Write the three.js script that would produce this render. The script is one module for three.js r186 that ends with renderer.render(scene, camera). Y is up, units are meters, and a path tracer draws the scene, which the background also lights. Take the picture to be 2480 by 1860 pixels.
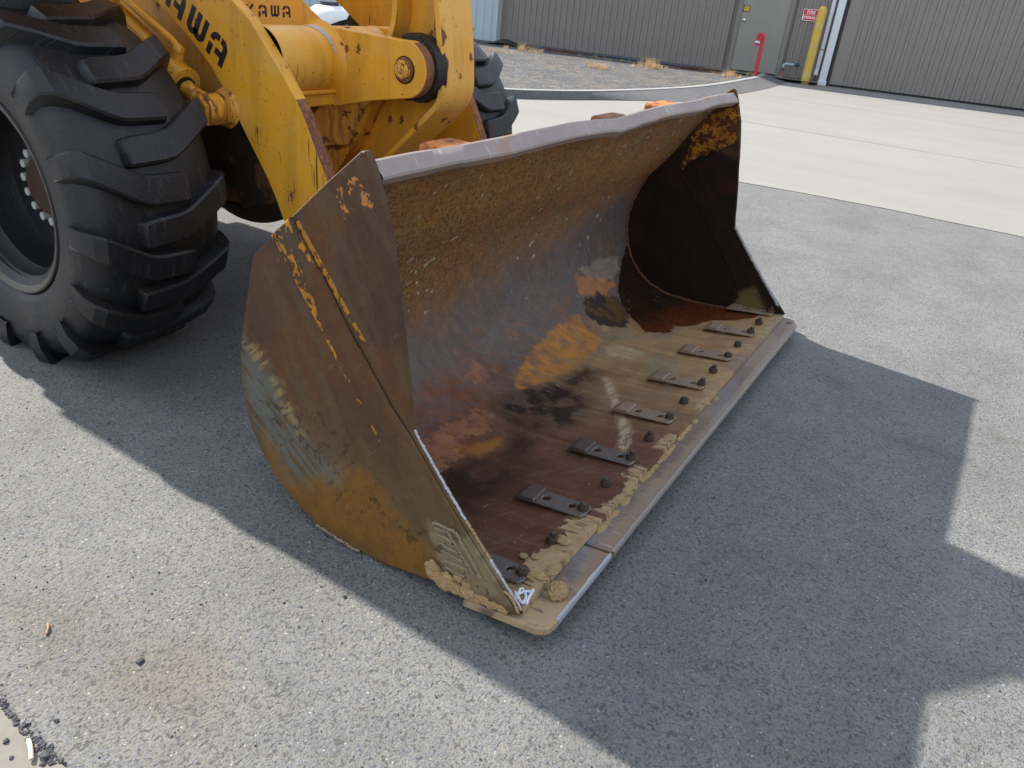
import * as THREE from 'three';
import { mergeGeometries, mergeVertices, toCreasedNormals } from 'three/addons/utils/BufferGeometryUtils.js';
import { RoundedBoxGeometry } from 'three/addons/geometries/RoundedBoxGeometry.js';

// ---------------------------------------------------------------- camera, sky, sun, exposure
const scene = new THREE.Scene();
const camera = new THREE.PerspectiveCamera(53.7268, 4 / 3, 0.05, 600);
const RIGHT = new THREE.Vector3(0.5275890, 0.0909644, 0.8446155), UP = new THREE.Vector3(0.3518560, 0.8815569, -0.3147298), FWD = new THREE.Vector3(0.7732058, -0.4632310, -0.4330934);
camera.position.set(-1.19200, 1.34828, 1.28514);
camera.quaternion.setFromRotationMatrix(new THREE.Matrix4().makeBasis(RIGHT, UP, FWD.clone().negate()));
const SUNDIR = new THREE.Vector3(0.17, 1, -1.303).normalize();
const sun = new THREE.DirectionalLight(new THREE.Color(1, 0.955, 0.89), 4.9);
sun.position.copy(SUNDIR).multiplyScalar(40); sun.castShadow = true;
sun.shadow.mapSize.set(4096, 4096);
Object.assign(sun.shadow.camera, { left: -25, right: 25, top: 25, bottom: -25, near: 1, far: 90 });
sun.shadow.radius = 1.2; sun.name = 'sun'; scene.add(sun, sun.target);
{ // hazy summer sky: pale at the horizon, soft blue overhead, thin high cloud everywhere, aureole round the sun
  const W = 512, H = 256, d = new Float32Array(W * H * 4);
  for (let j = 0; j < H; j++) for (let i = 0; i < W; i++) {
    const phi = (i + 0.5) / W * Math.PI * 2 - Math.PI, th = (j + 0.5) / H * Math.PI - Math.PI / 2; // row 0 is the nadir
    const y = Math.sin(th), c = Math.cos(th), x = c * Math.cos(phi), z = c * Math.sin(phi);
    const h = Math.max(0, y), t = Math.pow(1 - h, 2.2), mu = x * SUNDIR.x + y * SUNDIR.y + z * SUNDIR.z;
    const g = 0.55 * Math.pow(Math.max(0, mu), 6) + 1.3 * Math.pow(Math.max(0, mu), 60);
    const cl = 0.16 + 0.1 * Math.sin(x * 7 + 3 * Math.sin(z * 5 + y * 4)) * Math.sin(z * 6 + 2 * Math.sin(x * 8));
    let r = 0.35 + 0.36 * t + cl + g, gg = 0.45 + 0.31 * t + cl + g * 0.95, b = 0.63 + 0.17 * t + cl + g * 0.86;
    if (y < 0) { r = 0.30; gg = 0.29; b = 0.28; }
    const o = (j * W + i) * 4; d[o] = r * SKY(); d[o + 1] = gg * SKY(); d[o + 2] = b * SKY(); d[o + 3] = 1;
  }
  function SKY() { return 0.78; }
  const sky = new THREE.DataTexture(d, W, H, THREE.RGBAFormat, THREE.FloatType);
  sky.mapping = THREE.EquirectangularReflectionMapping; sky.magFilter = THREE.LinearFilter; sky.needsUpdate = true;
  scene.background = sky; scene.environment = sky;
}
const renderer = new THREE.WebGLRenderer({ antialias: true });
renderer.toneMapping = THREE.LinearToneMapping;
renderer.toneMappingExposure = 1.95;
renderer.shadowMap.enabled = true;

// ---------------------------------------------------------------- small helpers
const G = -0.025;                                     // level of the asphalt
let seed = 7; const rnd = () => { seed = (seed * 1664525 + 1013904223) >>> 0; return seed / 4294967296; };
const rr = (a, b) => a + (b - a) * rnd();
const clamp = (x, a = 0, b = 1) => x < a ? a : x > b ? b : x, mix = (a, b, t) => a + (b - a) * t;
const sst = (a, b, x) => { const t = clamp((x - a) / (b - a)); return t * t * (3 - 2 * t); };
const hsh = (x, y, s) => { let h = Math.imul(x, 374761393) + Math.imul(y, 668265263) + Math.imul(s, 974634777); h = Math.imul(h ^ (h >>> 13), 1274126177); return ((h ^ (h >>> 16)) >>> 0) / 4294967296; };
const mod = (a, n) => ((a % n) + n) % n;
function vn(x, y, s = 0, px = 0, py = px) {            // value noise, periodic when px > 0
  let xi = Math.floor(x), yi = Math.floor(y); const fx = x - xi, fy = y - yi, u = fx * fx * (3 - 2 * fx), v = fy * fy * (3 - 2 * fy);
  let x1 = xi + 1, y1 = yi + 1; if (px) { xi = mod(xi, px); x1 = mod(x1, px); yi = mod(yi, py); y1 = mod(y1, py); }
  const a = hsh(xi, yi, s), b = hsh(x1, yi, s), c = hsh(xi, y1, s), d = hsh(x1, y1, s);
  return a + (b - a) * u + (c - a) * v + (a - b - c + d) * u * v;
}
function fbm(x, y, o = 4, s = 0, px = 0, py = px) { let f = 0, a = 0.5, n = 0; for (let i = 0; i < o; i++) { f += a * vn(x, y, s + i * 17, px, py); n += a; a *= 0.5; x *= 2; y *= 2; px *= 2; py *= 2; } return f / n; }
const l2s = (c) => c <= 0.0031308 ? c * 12.92 : 1.055 * Math.pow(c, 1 / 2.4) - 0.055;
const LUT = new Uint8Array(4097); for (let i = 0; i <= 4096; i++) LUT[i] = Math.round(l2s(i / 4096) * 255);
const enc = (c) => LUT[Math.round(clamp(c) * 4096)];
// f(u, v, o) fills o = [r, g, b, height 0..1, roughness 0..1]; colours linear. Gives maps { map, bumpMap, roughnessMap }.
function bake(w, h, f, { wrap = true, bump = true, rough = true } = {}) {
  const c = new Uint8Array(w * h * 4), b = bump ? new Uint8Array(w * h * 4) : null, r = rough ? new Uint8Array(w * h * 4) : null, o = [0, 0, 0, 0.5, 0.7];
  for (let j = 0; j < h; j++) for (let i = 0; i < w; i++) {
    f((i + 0.5) / w, (j + 0.5) / h, o); const k = (j * w + i) * 4;
    c[k] = enc(o[0]); c[k + 1] = enc(o[1]); c[k + 2] = enc(o[2]); c[k + 3] = 255;
    if (b) { b[k] = b[k + 1] = b[k + 2] = Math.round(clamp(o[3]) * 255); b[k + 3] = 255; }
    if (r) { r[k] = r[k + 1] = r[k + 2] = Math.round(clamp(o[4]) * 255); r[k + 3] = 255; }
  }
  const T = (d, srgb) => { const t = new THREE.DataTexture(d, w, h, THREE.RGBAFormat); t.wrapS = t.wrapT = wrap ? THREE.RepeatWrapping : THREE.ClampToEdgeWrapping; t.magFilter = THREE.LinearFilter; t.minFilter = THREE.LinearMipmapLinearFilter; t.generateMipmaps = true; if (srgb) t.colorSpace = THREE.SRGBColorSpace; t.needsUpdate = true; return t; };
  const out = { map: T(c, true) }; if (b) out.bumpMap = T(b); if (r) out.roughnessMap = T(r); return out;
}
const mat = (p) => new THREE.MeshStandardMaterial({ roughness: 1, metalness: 0, ...p });
const rgb = (r, g, b) => new THREE.Color().setRGB(r, g, b);
const plain = (r, g, b, rough = 0.6, metal = 0) => mat({ color: rgb(r, g, b), roughness: rough, metalness: metal });

// uv in metres by the dominant direction of each face (scale = metres per texture repeat)
function boxUV(g, scale = 1, off = 0) {
  g = g.index ? g.toNonIndexed() : g; if (!g.attributes.normal) g.computeVertexNormals();
  const p = g.attributes.position, n = g.attributes.normal, uv = new Float32Array(p.count * 2);
  for (let t = 0; t < p.count; t += 3) {
    let ax = 0, ay = 0, az = 0; for (let k = 0; k < 3; k++) { ax += n.getX(t + k); ay += n.getY(t + k); az += n.getZ(t + k); }
    ax = Math.abs(ax); ay = Math.abs(ay); az = Math.abs(az);
    for (let k = 0; k < 3; k++) { const i = t + k, x = p.getX(i), y = p.getY(i), z = p.getZ(i);
      const [u, v] = ax >= ay && ax >= az ? [z, y] : ay >= az ? [x, z] : [x, y]; uv[i * 2] = (u + off) / scale; uv[i * 2 + 1] = (v + off * 0.7) / scale; }
  }
  g.setAttribute('uv', new THREE.BufferAttribute(uv, 2)); return g;
}
const clean = (g) => { g = g.index ? g.toNonIndexed() : g; for (const k of Object.keys(g.attributes)) if (!['position', 'normal', 'uv', 'color'].includes(k)) g.deleteAttribute(k); if (!g.attributes.normal) g.computeVertexNormals(); if (!g.attributes.uv) g.setAttribute('uv', new THREE.BufferAttribute(new Float32Array(g.attributes.position.count * 2), 2)); return g; };
const join = (gs) => gs.length === 1 ? clean(gs[0]) : mergeGeometries(gs.map(clean));
const used = {}; const numbered = (n) => { const k = (used[n] = (used[n] ?? -1) + 1); return k ? `${n}_${String(k).padStart(3, '0')}` : n; };
function obj(name, geos, m, parent, label) {           // one named mesh; parts may share a name within a thing
  const o = new THREE.Mesh(Array.isArray(geos) ? join(geos) : geos, m); o.name = parent ? name : numbered(name); o.castShadow = o.receiveShadow = true;
  (parent ?? scene).add(o); if (label) o.userData.label = label; return o;
}
function thing(name, label, category, group) { const o = new THREE.Group(); o.name = numbered(name); Object.assign(o.userData, { label, category }); if (group) o.userData.group = group; scene.add(o); return o; }
function tag(o, label, category, group, kind) { Object.assign(o.userData, { label, category }); if (group) o.userData.group = group; if (kind) o.userData.kind = kind; return o; }
function grp(name, parent) { const o = new THREE.Group(); o.name = name; parent.add(o); return o; }
const struct = (name, geos, m) => { const o = obj(name, geos, m); o.userData.kind = 'structure'; return o; };
const box = (w, h, d, x, y, z, r = 0) => { const g = r ? new RoundedBoxGeometry(w, h, d, 2, r) : new THREE.BoxGeometry(w, h, d); g.translate(x, y, z); return g; };
// plate cut from a (z, y) outline, standing in a plane x = const, from x0 to x0 + t
function plateX(pts, x0, t, bevel = 0.002, holes = []) {
  const s = new THREE.Shape(pts.map(([z, y]) => new THREE.Vector2(z, y))); for (const h of holes) s.holes.push(new THREE.Path(h.map(([z, y]) => new THREE.Vector2(z, y))));
  const g = new THREE.ExtrudeGeometry(s, { depth: t - 2 * bevel, bevelEnabled: bevel > 0, bevelThickness: bevel, bevelSize: bevel, bevelOffset: -bevel, bevelSegments: 1, curveSegments: 12 });
  g.rotateY(-Math.PI / 2); g.translate(x0 + t - bevel, 0, 0); return g;
}
const circ = (z, y, r, n = 24, a0 = 0, a1 = Math.PI * 2) => Array.from({ length: n }, (_, i) => { const a = a0 + (a1 - a0) * i / (a1 - a0 > 6.2 ? n : n - 1); return [z + r * Math.cos(a), y + r * Math.sin(a)]; });
// cylinder from a to b
function rod(a, b, r, r2 = r, seg = 24, open = false) {
  const A = new THREE.Vector3(...a), B = new THREE.Vector3(...b), d = B.clone().sub(A), g = new THREE.CylinderGeometry(r2, r, d.length(), seg, 1, open);
  g.applyQuaternion(new THREE.Quaternion().setFromUnitVectors(new THREE.Vector3(0, 1, 0), d.normalize())); g.translate((A.x + B.x) / 2, (A.y + B.y) / 2, (A.z + B.z) / 2); return g;
}
const tube = (pts, r, seg = 40, rs = 10) => new THREE.TubeGeometry(new THREE.CatmullRomCurve3(pts.map((p) => new THREE.Vector3(...p))), seg, r, rs);
// lathe about the x axis: profile [x, radius], centred on (y, z)
function latheX(prof, y, z, seg = 64, crease = 0.5) { let g = new THREE.LatheGeometry(prof.map(([x, r]) => new THREE.Vector2(r, x)), seg); g.rotateZ(-Math.PI / 2); g.translate(0, y, z); return toCreasedNormals(g, crease); }
function spline(P, n = 12) { const o = []; for (let i = 0; i < P.length - 1; i++) { const a = P[Math.max(i - 1, 0)], b = P[i], c = P[i + 1], d = P[Math.min(i + 2, P.length - 1)]; for (let k = 0; k < n; k++) { const t = k / n; o.push([0, 1].map((q) => 0.5 * (2 * b[q] + (c[q] - a[q]) * t + (2 * a[q] - 5 * b[q] + 4 * c[q] - d[q]) * t * t + (3 * b[q] - a[q] - 3 * c[q] + d[q]) * t ** 3))); } } o.push(P[P.length - 1]); return o; }
// signed distance to a polygon (negative inside)
function sdPoly(p, x, y) { let d = 1e9, s = 1; for (let i = 0, j = p.length - 1; i < p.length; j = i++) { const ex = p[j][0] - p[i][0], ey = p[j][1] - p[i][1], wx = x - p[i][0], wy = y - p[i][1], t = clamp((wx * ex + wy * ey) / (ex * ex + ey * ey)), bx = wx - ex * t, by = wy - ey * t; d = Math.min(d, bx * bx + by * by); const c1 = y >= p[i][1], c2 = y < p[j][1], c3 = ex * wy > ey * wx; if ((c1 && c2 && c3) || (!c1 && !c2 && !c3)) s = -s; } return s * Math.sqrt(d); }
// a patch of matter with a ragged outline; returns 0..1. warp: size of the raggedness (m), soft: width of its edge (m)
function patchOf(poly, warp, soft, fr = 30, sd = 0) {
  let x0 = 1e9, x1 = -1e9, y0 = 1e9, y1 = -1e9; for (const [a, b] of poly) { x0 = Math.min(x0, a); x1 = Math.max(x1, a); y0 = Math.min(y0, b); y1 = Math.max(y1, b); } const m = warp * 1.4 + soft;
  return (x, y) => { if (x < x0 - m || x > x1 + m || y < y0 - m || y > y1 + m) return 0; const n = 0.55 * fbm(x * fr, y * fr, 4, 900 + sd) + 0.45 * fbm(x * fr * 3.7, y * fr * 2.6, 4, 930 + sd) - 0.5; return 1 - sst(-soft, soft, sdPoly(poly, x, y) + n * 3 * warp); };
}
const over = (o, r, g, b, t) => { o[0] = mix(o[0], r, t); o[1] = mix(o[1], g, t); o[2] = mix(o[2], b, t); };

// ---------------------------------------------------------------- materials
// Worley cells on a periodic grid of n cells: [F1, F2, id of the nearest]
const wor = [0, 0, 0];
function worley(x, y, n, s) { const xi = Math.floor(x), yi = Math.floor(y); let a = 9, b = 9, id = 0; for (let j = -1; j <= 1; j++) for (let i = -1; i <= 1; i++) { const cx = mod(xi + i, n), cy = mod(yi + j, n), dx = xi + i + hsh(cx, cy, s) - x, dy = yi + j + hsh(cx, cy, s + 1) - y, d = dx * dx + dy * dy; if (d < a) { b = a; a = d; id = cx * 7919 + cy; } else if (d < b) b = d; } wor[0] = Math.sqrt(a); wor[1] = Math.sqrt(b); wor[2] = id; return wor; }
// worn asphalt: flat-topped chips in a dusty binder, 2.4 m a repeat
const asphaltMaps = bake(2048, 2048, (u, v, o) => {
  const jx = (fbm(u * 110, v * 110, 2, 5, 110) - 0.5), jy = (fbm(u * 110, v * 110, 2, 9, 110) - 0.5);
  let w = worley(u * 520 + jx * 1.5, v * 520 + jy * 1.5, 520, 3); const e = w[1] - w[0], k = hsh(w[2], 1, 11), k2 = hsh(w[2], 2, 12);
  w = worley(u * 250 + jx * 1.3, v * 250 + jy * 1.3, 250, 7); const big = hsh(w[2], 1, 17) > 0.80 ? sst(0.10, 0.22, w[1] - w[0]) : 0, kb = hsh(w[2], 2, 18);
  const f = fbm(u * 1000, v * 1000, 2, 21, 1000), lo = fbm(u * 10, v * 10, 3, 31, 10), mid = fbm(u * 46, v * 46, 3, 41, 46);
  const chip = sst(0.06, 0.28, e) * (k2 > 0.30 ? 1 : 0.3), dust = 0.165 + 0.07 * (f - 0.5) + 0.03 * (mid - 0.5);
  const c = 0.090 + 0.105 * k * k + 0.05 * (f - 0.5), blue = k2 > 0.62 ? 1 : 0;
  o[0] = mix(dust * 1.07, c * (1 - 0.06 * blue), chip); o[1] = mix(dust, c, chip); o[2] = mix(dust * 0.86, c * (1 + 0.10 * blue), chip);
  over(o, 0.105 + 0.06 * kb, 0.108 + 0.06 * kb, 0.118 + 0.06 * kb, big * 0.6);
  const hole = sst(0.70, 0.80, vn(u * 420 + jx, v * 420 + jy, 51, 420)) * (1 - 0.8 * big), t = 0.94 + 0.24 * (lo - 0.5) + 0.10 * (mid - 0.5); for (let q = 0; q < 3; q++) o[q] = mix(o[q] * t, 0.035, hole * 0.55);
  if (k > 0.992 && chip > 0.5) over(o, 0.36, 0.35, 0.31, 0.8);
  o[3] = clamp(0.30 + 0.34 * chip * (0.4 + 0.6 * k) + 0.22 * big - 0.30 * hole + 0.12 * (f - 0.5) + 0.25 * (mid - 0.5)); o[4] = 0.9;
}, { rough: false });
const concreteMaps = bake(1024, 1024, (u, v, o) => {
  const s = fbm(u * 16, v * 3, 4, 3, 16, 3), b = fbm(u * 5, v * 7, 4, 7, 5, 7), f = fbm(u * 260, v * 260, 2, 9, 260), dirt = sst(0.56, 0.75, fbm(u * 44, v * 7, 4, 13, 44, 7));
  const c = 0.238 + 0.035 * (s - 0.5) + 0.02 * (b - 0.5) + 0.025 * (f - 0.5); o[0] = c * 1.02; o[1] = c; o[2] = c * 0.955; over(o, 0.22, 0.215, 0.20, dirt * 0.22);
  o[3] = 0.5 + 0.4 * (f - 0.5) + 0.2 * (s - 0.5); o[4] = 0.85;
}, { rough: false });
const gravelMaps = bake(1024, 1024, (u, v, o) => {
  const n = 110, w = worley(u * n, v * n, n, 3), e = sst(0.04, 0.3, w[1] - w[0]), k = hsh(w[2], 1, 5), b = fbm(u * 5, v * 5, 4, 3, 5), st = sst(0.55, 0.7, fbm(u * 14, v * 14, 4, 23, 14));
  const c = 0.055 + 0.19 * k * k; o[0] = c * 1.01 * (0.45 + 0.55 * e); o[1] = c * (0.45 + 0.55 * e); o[2] = c * 1.0 * (0.45 + 0.55 * e); over(o, 0.30, 0.22, 0.13, st * 0.30);
  for (let q = 0; q < 3; q++) o[q] *= 0.8 + 0.5 * b; o[3] = e * (0.5 + 0.5 * k); o[4] = 0.95;
}, { rough: false });
// weathered yellow paint: chips down to rust, specks, scuffs, faint runs; 1 m a repeat
const yellowPaint = (rust, sd, px = 1024) => bake(px, px, (u, v, o) => {
  const a = fbm(u * 6, v * 6, 4, sd, 6), f = fbm(u * 120, v * 120, 3, sd + 3, 120), st = fbm(u * 40, v * 5, 4, sd + 7, 40, 5), m = fbm(u * 30, v * 30, 4, sd + 9, 30);
  o[0] = 0.76 + 0.08 * (a - 0.5); o[1] = 0.365 + 0.06 * (a - 0.5) + 0.02 * (f - 0.5); o[2] = 0.026;
  over(o, 0.62, 0.24, 0.015, sst(0.5, 0.75, st) * 0.25); over(o, 0.72, 0.44, 0.12, sst(0.50, 0.70, fbm(u * 3 + 0.5, v * 5, 4, sd + 37, 3, 5)) * 0.45); over(o, 0.50, 0.25, 0.03, sst(0.54, 0.70, fbm(u * 22, v * 3, 5, sd + 41, 22, 3)) * 0.4); over(o, 0.64, 0.37, 0.10, sst(0.55, 0.75, m) * 0.25);
  let h = 0.6; const cl = fbm(u * 7, v * 7, 3, sd + 11, 7), dense = sst(0.48, 0.66, cl);
  const w = worley(u * 90, v * 90, 90, sd), q = hsh(w[2], 3, sd), speck = q > 0.975 - 0.22 * dense * (0.6 + rust) ? 1 - sst(0.05, 0.10 + 0.24 * Math.pow(hsh(w[2], 4, sd), 2), w[0] + 0.35 * (f - 0.5)) : 0;
  const rs = sst(0.735 - 0.17 * rust, 0.755 - 0.17 * rust, fbm(u * 16, v * 16, 6, sd + 19, 16) * 0.7 + cl * 0.3 + 0.14 * (f - 0.5) + 0.05 * rust * (st - 0.5));
  const film = rust > 0.5 ? sst(0.42, 0.62, fbm(u * 34, v * 11, 5, sd + 23, 34, 11)) : 0;
  const scr = sst(0.83, 0.86, vn(u * 190, v * 8, sd + 29, 190, 8)) * sst(0.62, 0.7, fbm(u * 7, v * 7, 3, sd + 31, 7));
  over(o, 0.30 + 0.1 * m, 0.11 + 0.04 * m, 0.018, film * 0.75);
  over(o, 0.07, 0.026, 0.015, Math.max(speck, scr * 0.9)); over(o, 0.13 + 0.12 * f, 0.05 + 0.04 * f, 0.022, rs); if (rs > 0.1 && rs < 0.75) over(o, 0.34, 0.12, 0.02, 0.5);
  h -= 0.35 * speck + 0.45 * rs + 0.2 * scr; o[3] = h + 0.05 * (f - 0.5) + 0.1 * film * (m - 0.5); o[4] = clamp(0.44 + 0.12 * (a - 0.5) + 0.4 * Math.max(rs, speck, film * 0.6) + 0.12 * (f - 0.5));
});
const yellowM = mat({ ...yellowPaint(0, 3), bumpScale: 0.0012 }), yellowWornM = mat({ ...yellowPaint(0.75, 43), bumpScale: 0.0015 });
// rust over the last of the paint, for worn edges and old iron
const rustMaps = bake(512, 512, (u, v, o) => {
  const a = fbm(u * 10, v * 10, 5, 3, 10), f = fbm(u * 70, v * 70, 3, 13, 70), p = sst(0.6, 0.66, fbm(u * 26, v * 26, 4, 23, 26));
  o[0] = 0.16 + 0.12 * a; o[1] = 0.062 + 0.05 * a; o[2] = 0.032 + 0.02 * f; over(o, 0.40, 0.17, 0.03, p * 0.55); over(o, 0.06, 0.03, 0.03, sst(0.58, 0.66, f) * 0.6); o[3] = f; o[4] = 0.8;
}, { rough: false });
const rustM = mat({ ...rustMaps, bumpScale: 0.0015, roughness: 0.85 });
const greaseM = mat({ color: rgb(0.012, 0.009, 0.007), roughness: 0.55, bumpMap: rustMaps.bumpMap, bumpScale: 0.004 });
const darkSteelM = mat({ color: rgb(0.055, 0.032, 0.02), roughness: 0.6, bumpMap: rustMaps.bumpMap, bumpScale: 0.001 });
const grimeM = mat({ ...bake(256, 256, (u, v, o) => { const a = fbm(u * 6, v * 6, 5, 3, 6), m = fbm(u * 30, v * 30, 4, 9, 30); o[0] = 0.018 + 0.02 * a; o[1] = 0.011 + 0.012 * a; o[2] = 0.008 + 0.006 * a; over(o, 0.20, 0.07, 0.02, sst(0.56, 0.7, a) * 0.7 * (0.5 + m)); o[3] = m; o[4] = 0.6 + 0.3 * m; }), bumpScale: 0.003 });
const bareSteelM = mat({ ...bake(256, 256, (u, v, o) => { const a = fbm(u * 8, v * 30, 4, 3, 8, 30); o[0] = 0.30 + 0.1 * a; o[1] = 0.30 + 0.1 * a; o[2] = 0.31 + 0.1 * a; o[3] = a; o[4] = 0.5 + 0.2 * a; }), bumpScale: 0.0006, metalness: 0.15 });
const rubberMaps = bake(1024, 1024, (u, v, o) => {
  const a = fbm(u * 7, v * 7, 5, 3, 7), f = fbm(u * 150, v * 150, 2, 13, 150), sc = sst(0.62, 0.8, fbm(u * 9, v * 46, 4, 23, 9, 46)), br = sst(0.6, 0.78, fbm(u * 5, v * 5, 4, 33, 5)), cut = sst(0.86, 0.9, vn(u * 12, v * 120, 43, 12, 120));
  const c = 0.0085 + 0.006 * (a - 0.5) + 0.005 * (f - 0.5); o[0] = c; o[1] = c * 1.05; o[2] = c * 1.22; over(o, 0.040, 0.042, 0.048, sc * 0.5); over(o, 0.045, 0.030, 0.017, br * 0.35); over(o, 0.006, 0.006, 0.006, cut * 0.6);
  o[3] = 0.5 + 0.3 * (f - 0.5) + 0.5 * (a - 0.5) - 0.3 * cut; o[4] = clamp(0.47 + 0.22 * (a - 0.5) + 0.12 * (f - 0.5));
});
const rubberM = mat({ ...rubberMaps, bumpScale: 0.0016 });
const claddingM = (r, g, b, sd) => mat({ ...bake(512, 512, (u, v, o) => { const a = fbm(u * 5, v * 5, 4, sd, 5), st = fbm(u * 60, v * 4, 4, sd + 5, 60, 4), f = fbm(u * 120, v * 120, 2, sd + 9, 120), t = 1 + 0.10 * (a - 0.5) + 0.10 * (st - 0.5) + 0.04 * (f - 0.5); o[0] = r * t; o[1] = g * t; o[2] = b * t; over(o, r * 0.75 + 0.02, g * 0.72 + 0.012, b * 0.65, sst(0.62, 0.8, st) * 0.18); o[3] = a; o[4] = 0.5 + 0.15 * (a - 0.5); }, { bump: false }) });
const sheetM = claddingM(0.235, 0.212, 0.188, 3), doorM = claddingM(0.255, 0.245, 0.212, 33), trimM = claddingM(0.19, 0.178, 0.162, 53), whiteM = claddingM(0.62, 0.66, 0.70, 63), paleM = claddingM(0.44, 0.53, 0.55, 73);
const mudM = mat({ ...bake(256, 256, (u, v, o) => { const a = fbm(u * 9, v * 9, 5, 3, 9), f = fbm(u * 60, v * 60, 3, 9, 60); o[0] = 0.34 + 0.16 * (a - 0.5) + 0.1 * (f - 0.5); o[1] = 0.225 + 0.11 * (a - 0.5) + 0.08 * (f - 0.5); o[2] = 0.105 + 0.06 * (a - 0.5) + 0.05 * (f - 0.5); o[3] = f * 0.6 + a * 0.4; }, { rough: false }), bumpScale: 0.004, roughness: 0.95 });

// ---- bucket: unrolled inside, u across the width (2.5 m), v along the section from the cutting edge (1.92 m)
const BW = 2.5, SLEN = 1.92;
const P_ = {
  tan: patchOf([[1.06, 0.67], [1.17, 0.71], [1.35, 0.75], [1.55, 0.77], [1.75, 0.76], [1.72, 0.71], [1.70, 0.60], [1.58, 0.57], [1.41, 0.56], [1.35, 0.56], [1.21, 0.57], [1.10, 0.61], [1.02, 0.63]], 0.018, 0.012, 26, 1),
  pale: patchOf([[1.64, 0.55], [1.71, 0.51], [1.70, 0.40], [1.59, 0.41], [1.58, 0.50]], 0.030, 0.02, 30, 2),
  trail: patchOf([[1.36, 0.43], [1.22, 0.345], [1.09, 0.25], [1.01, 0.20], [0.92, 0.16], [0.83, 0.12], [0.83, 0.10], [0.93, 0.12], [1.02, 0.165], [1.10, 0.22], [1.23, 0.31], [1.36, 0.39]], 0.014, 0.014, 34, 3),
  grey: patchOf([[1.92, 0.95], [2.14, 0.955], [2.34, 0.92], [2.31, 0.86], [2.22, 0.83], [2.05, 0.85]], 0.022, 0.008, 16, 4),
  orange: patchOf([[1.88, 0.92], [2.08, 0.87], [2.20, 0.80], [2.09, 0.79], [1.99, 0.79], [1.84, 0.84]], 0.03, 0.014, 18, 5),
  hole: patchOf([[1.86, 0.82], [2.01, 0.81], [2.12, 0.74], [2.07, 0.63], [1.90, 0.58], [1.80, 0.65], [1.80, 0.74]], 0.03, 0.008, 16, 6),
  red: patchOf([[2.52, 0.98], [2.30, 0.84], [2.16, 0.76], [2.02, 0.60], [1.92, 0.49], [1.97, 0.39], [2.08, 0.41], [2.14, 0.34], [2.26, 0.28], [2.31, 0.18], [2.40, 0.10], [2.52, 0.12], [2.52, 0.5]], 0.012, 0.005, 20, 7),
  redrust: patchOf([[0.02, 0.80], [0.30, 0.84], [0.50, 0.80], [0.70, 0.86], [0.91, 0.86], [1.10, 0.76], [1.05, 0.68], [0.92, 0.62], [0.87, 0.55], [0.72, 0.55], [0.60, 0.50], [0.43, 0.60], [0.02, 0.62]], 0.05, 0.09, 9, 8),
  salmon: patchOf([[0.30, 0.66], [0.51, 0.69], [0.63, 0.68], [0.77, 0.68], [0.81, 0.60], [0.69, 0.57], [0.60, 0.60], [0.52, 0.53], [0.40, 0.56]], 0.04, 0.010, 18, 9),
  salmon2: patchOf([[0.84, 0.79], [0.97, 0.81], [1.02, 0.76], [0.92, 0.74]], 0.03, 0.014, 20, 10),
  black1: patchOf([[0.88, 0.64], [1.04, 0.65], [1.20, 0.57], [1.42, 0.54], [1.40, 0.48], [1.20, 0.44], [1.12, 0.37], [0.96, 0.33], [0.84, 0.40], [0.82, 0.54]], 0.025, 0.06, 9, 11),
  black2: patchOf([[0.02, 0.55], [0.40, 0.58], [0.49, 0.52], [0.62, 0.46], [0.84, 0.47], [0.72, 0.40], [0.50, 0.32], [0.30, 0.34], [0.02, 0.36]], 0.045, 0.08, 8, 12),
  orange3: patchOf([[0.55, 0.57], [0.64, 0.53], [0.72, 0.50], [0.66, 0.475], [0.57, 0.50]], 0.02, 0.02, 18, 13),
  mudA: patchOf([[0.03, -0.02], [0.03, 0.16], [0.10, 0.14], [0.15, 0.09], [0.30, 0.07], [0.33, 0.05], [0.36, 0.08], [0.45, 0.09], [0.50, 0.035], [0.62, 0.012], [0.72, 0.055], [0.80, 0.035], [0.90, 0.032], [1.05, 0.036], [1.20, 0.042], [1.32, 0.02], [1.5, 0.012], [1.5, -0.02]], 0.022, 0.005, 34, 14),
};
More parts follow.
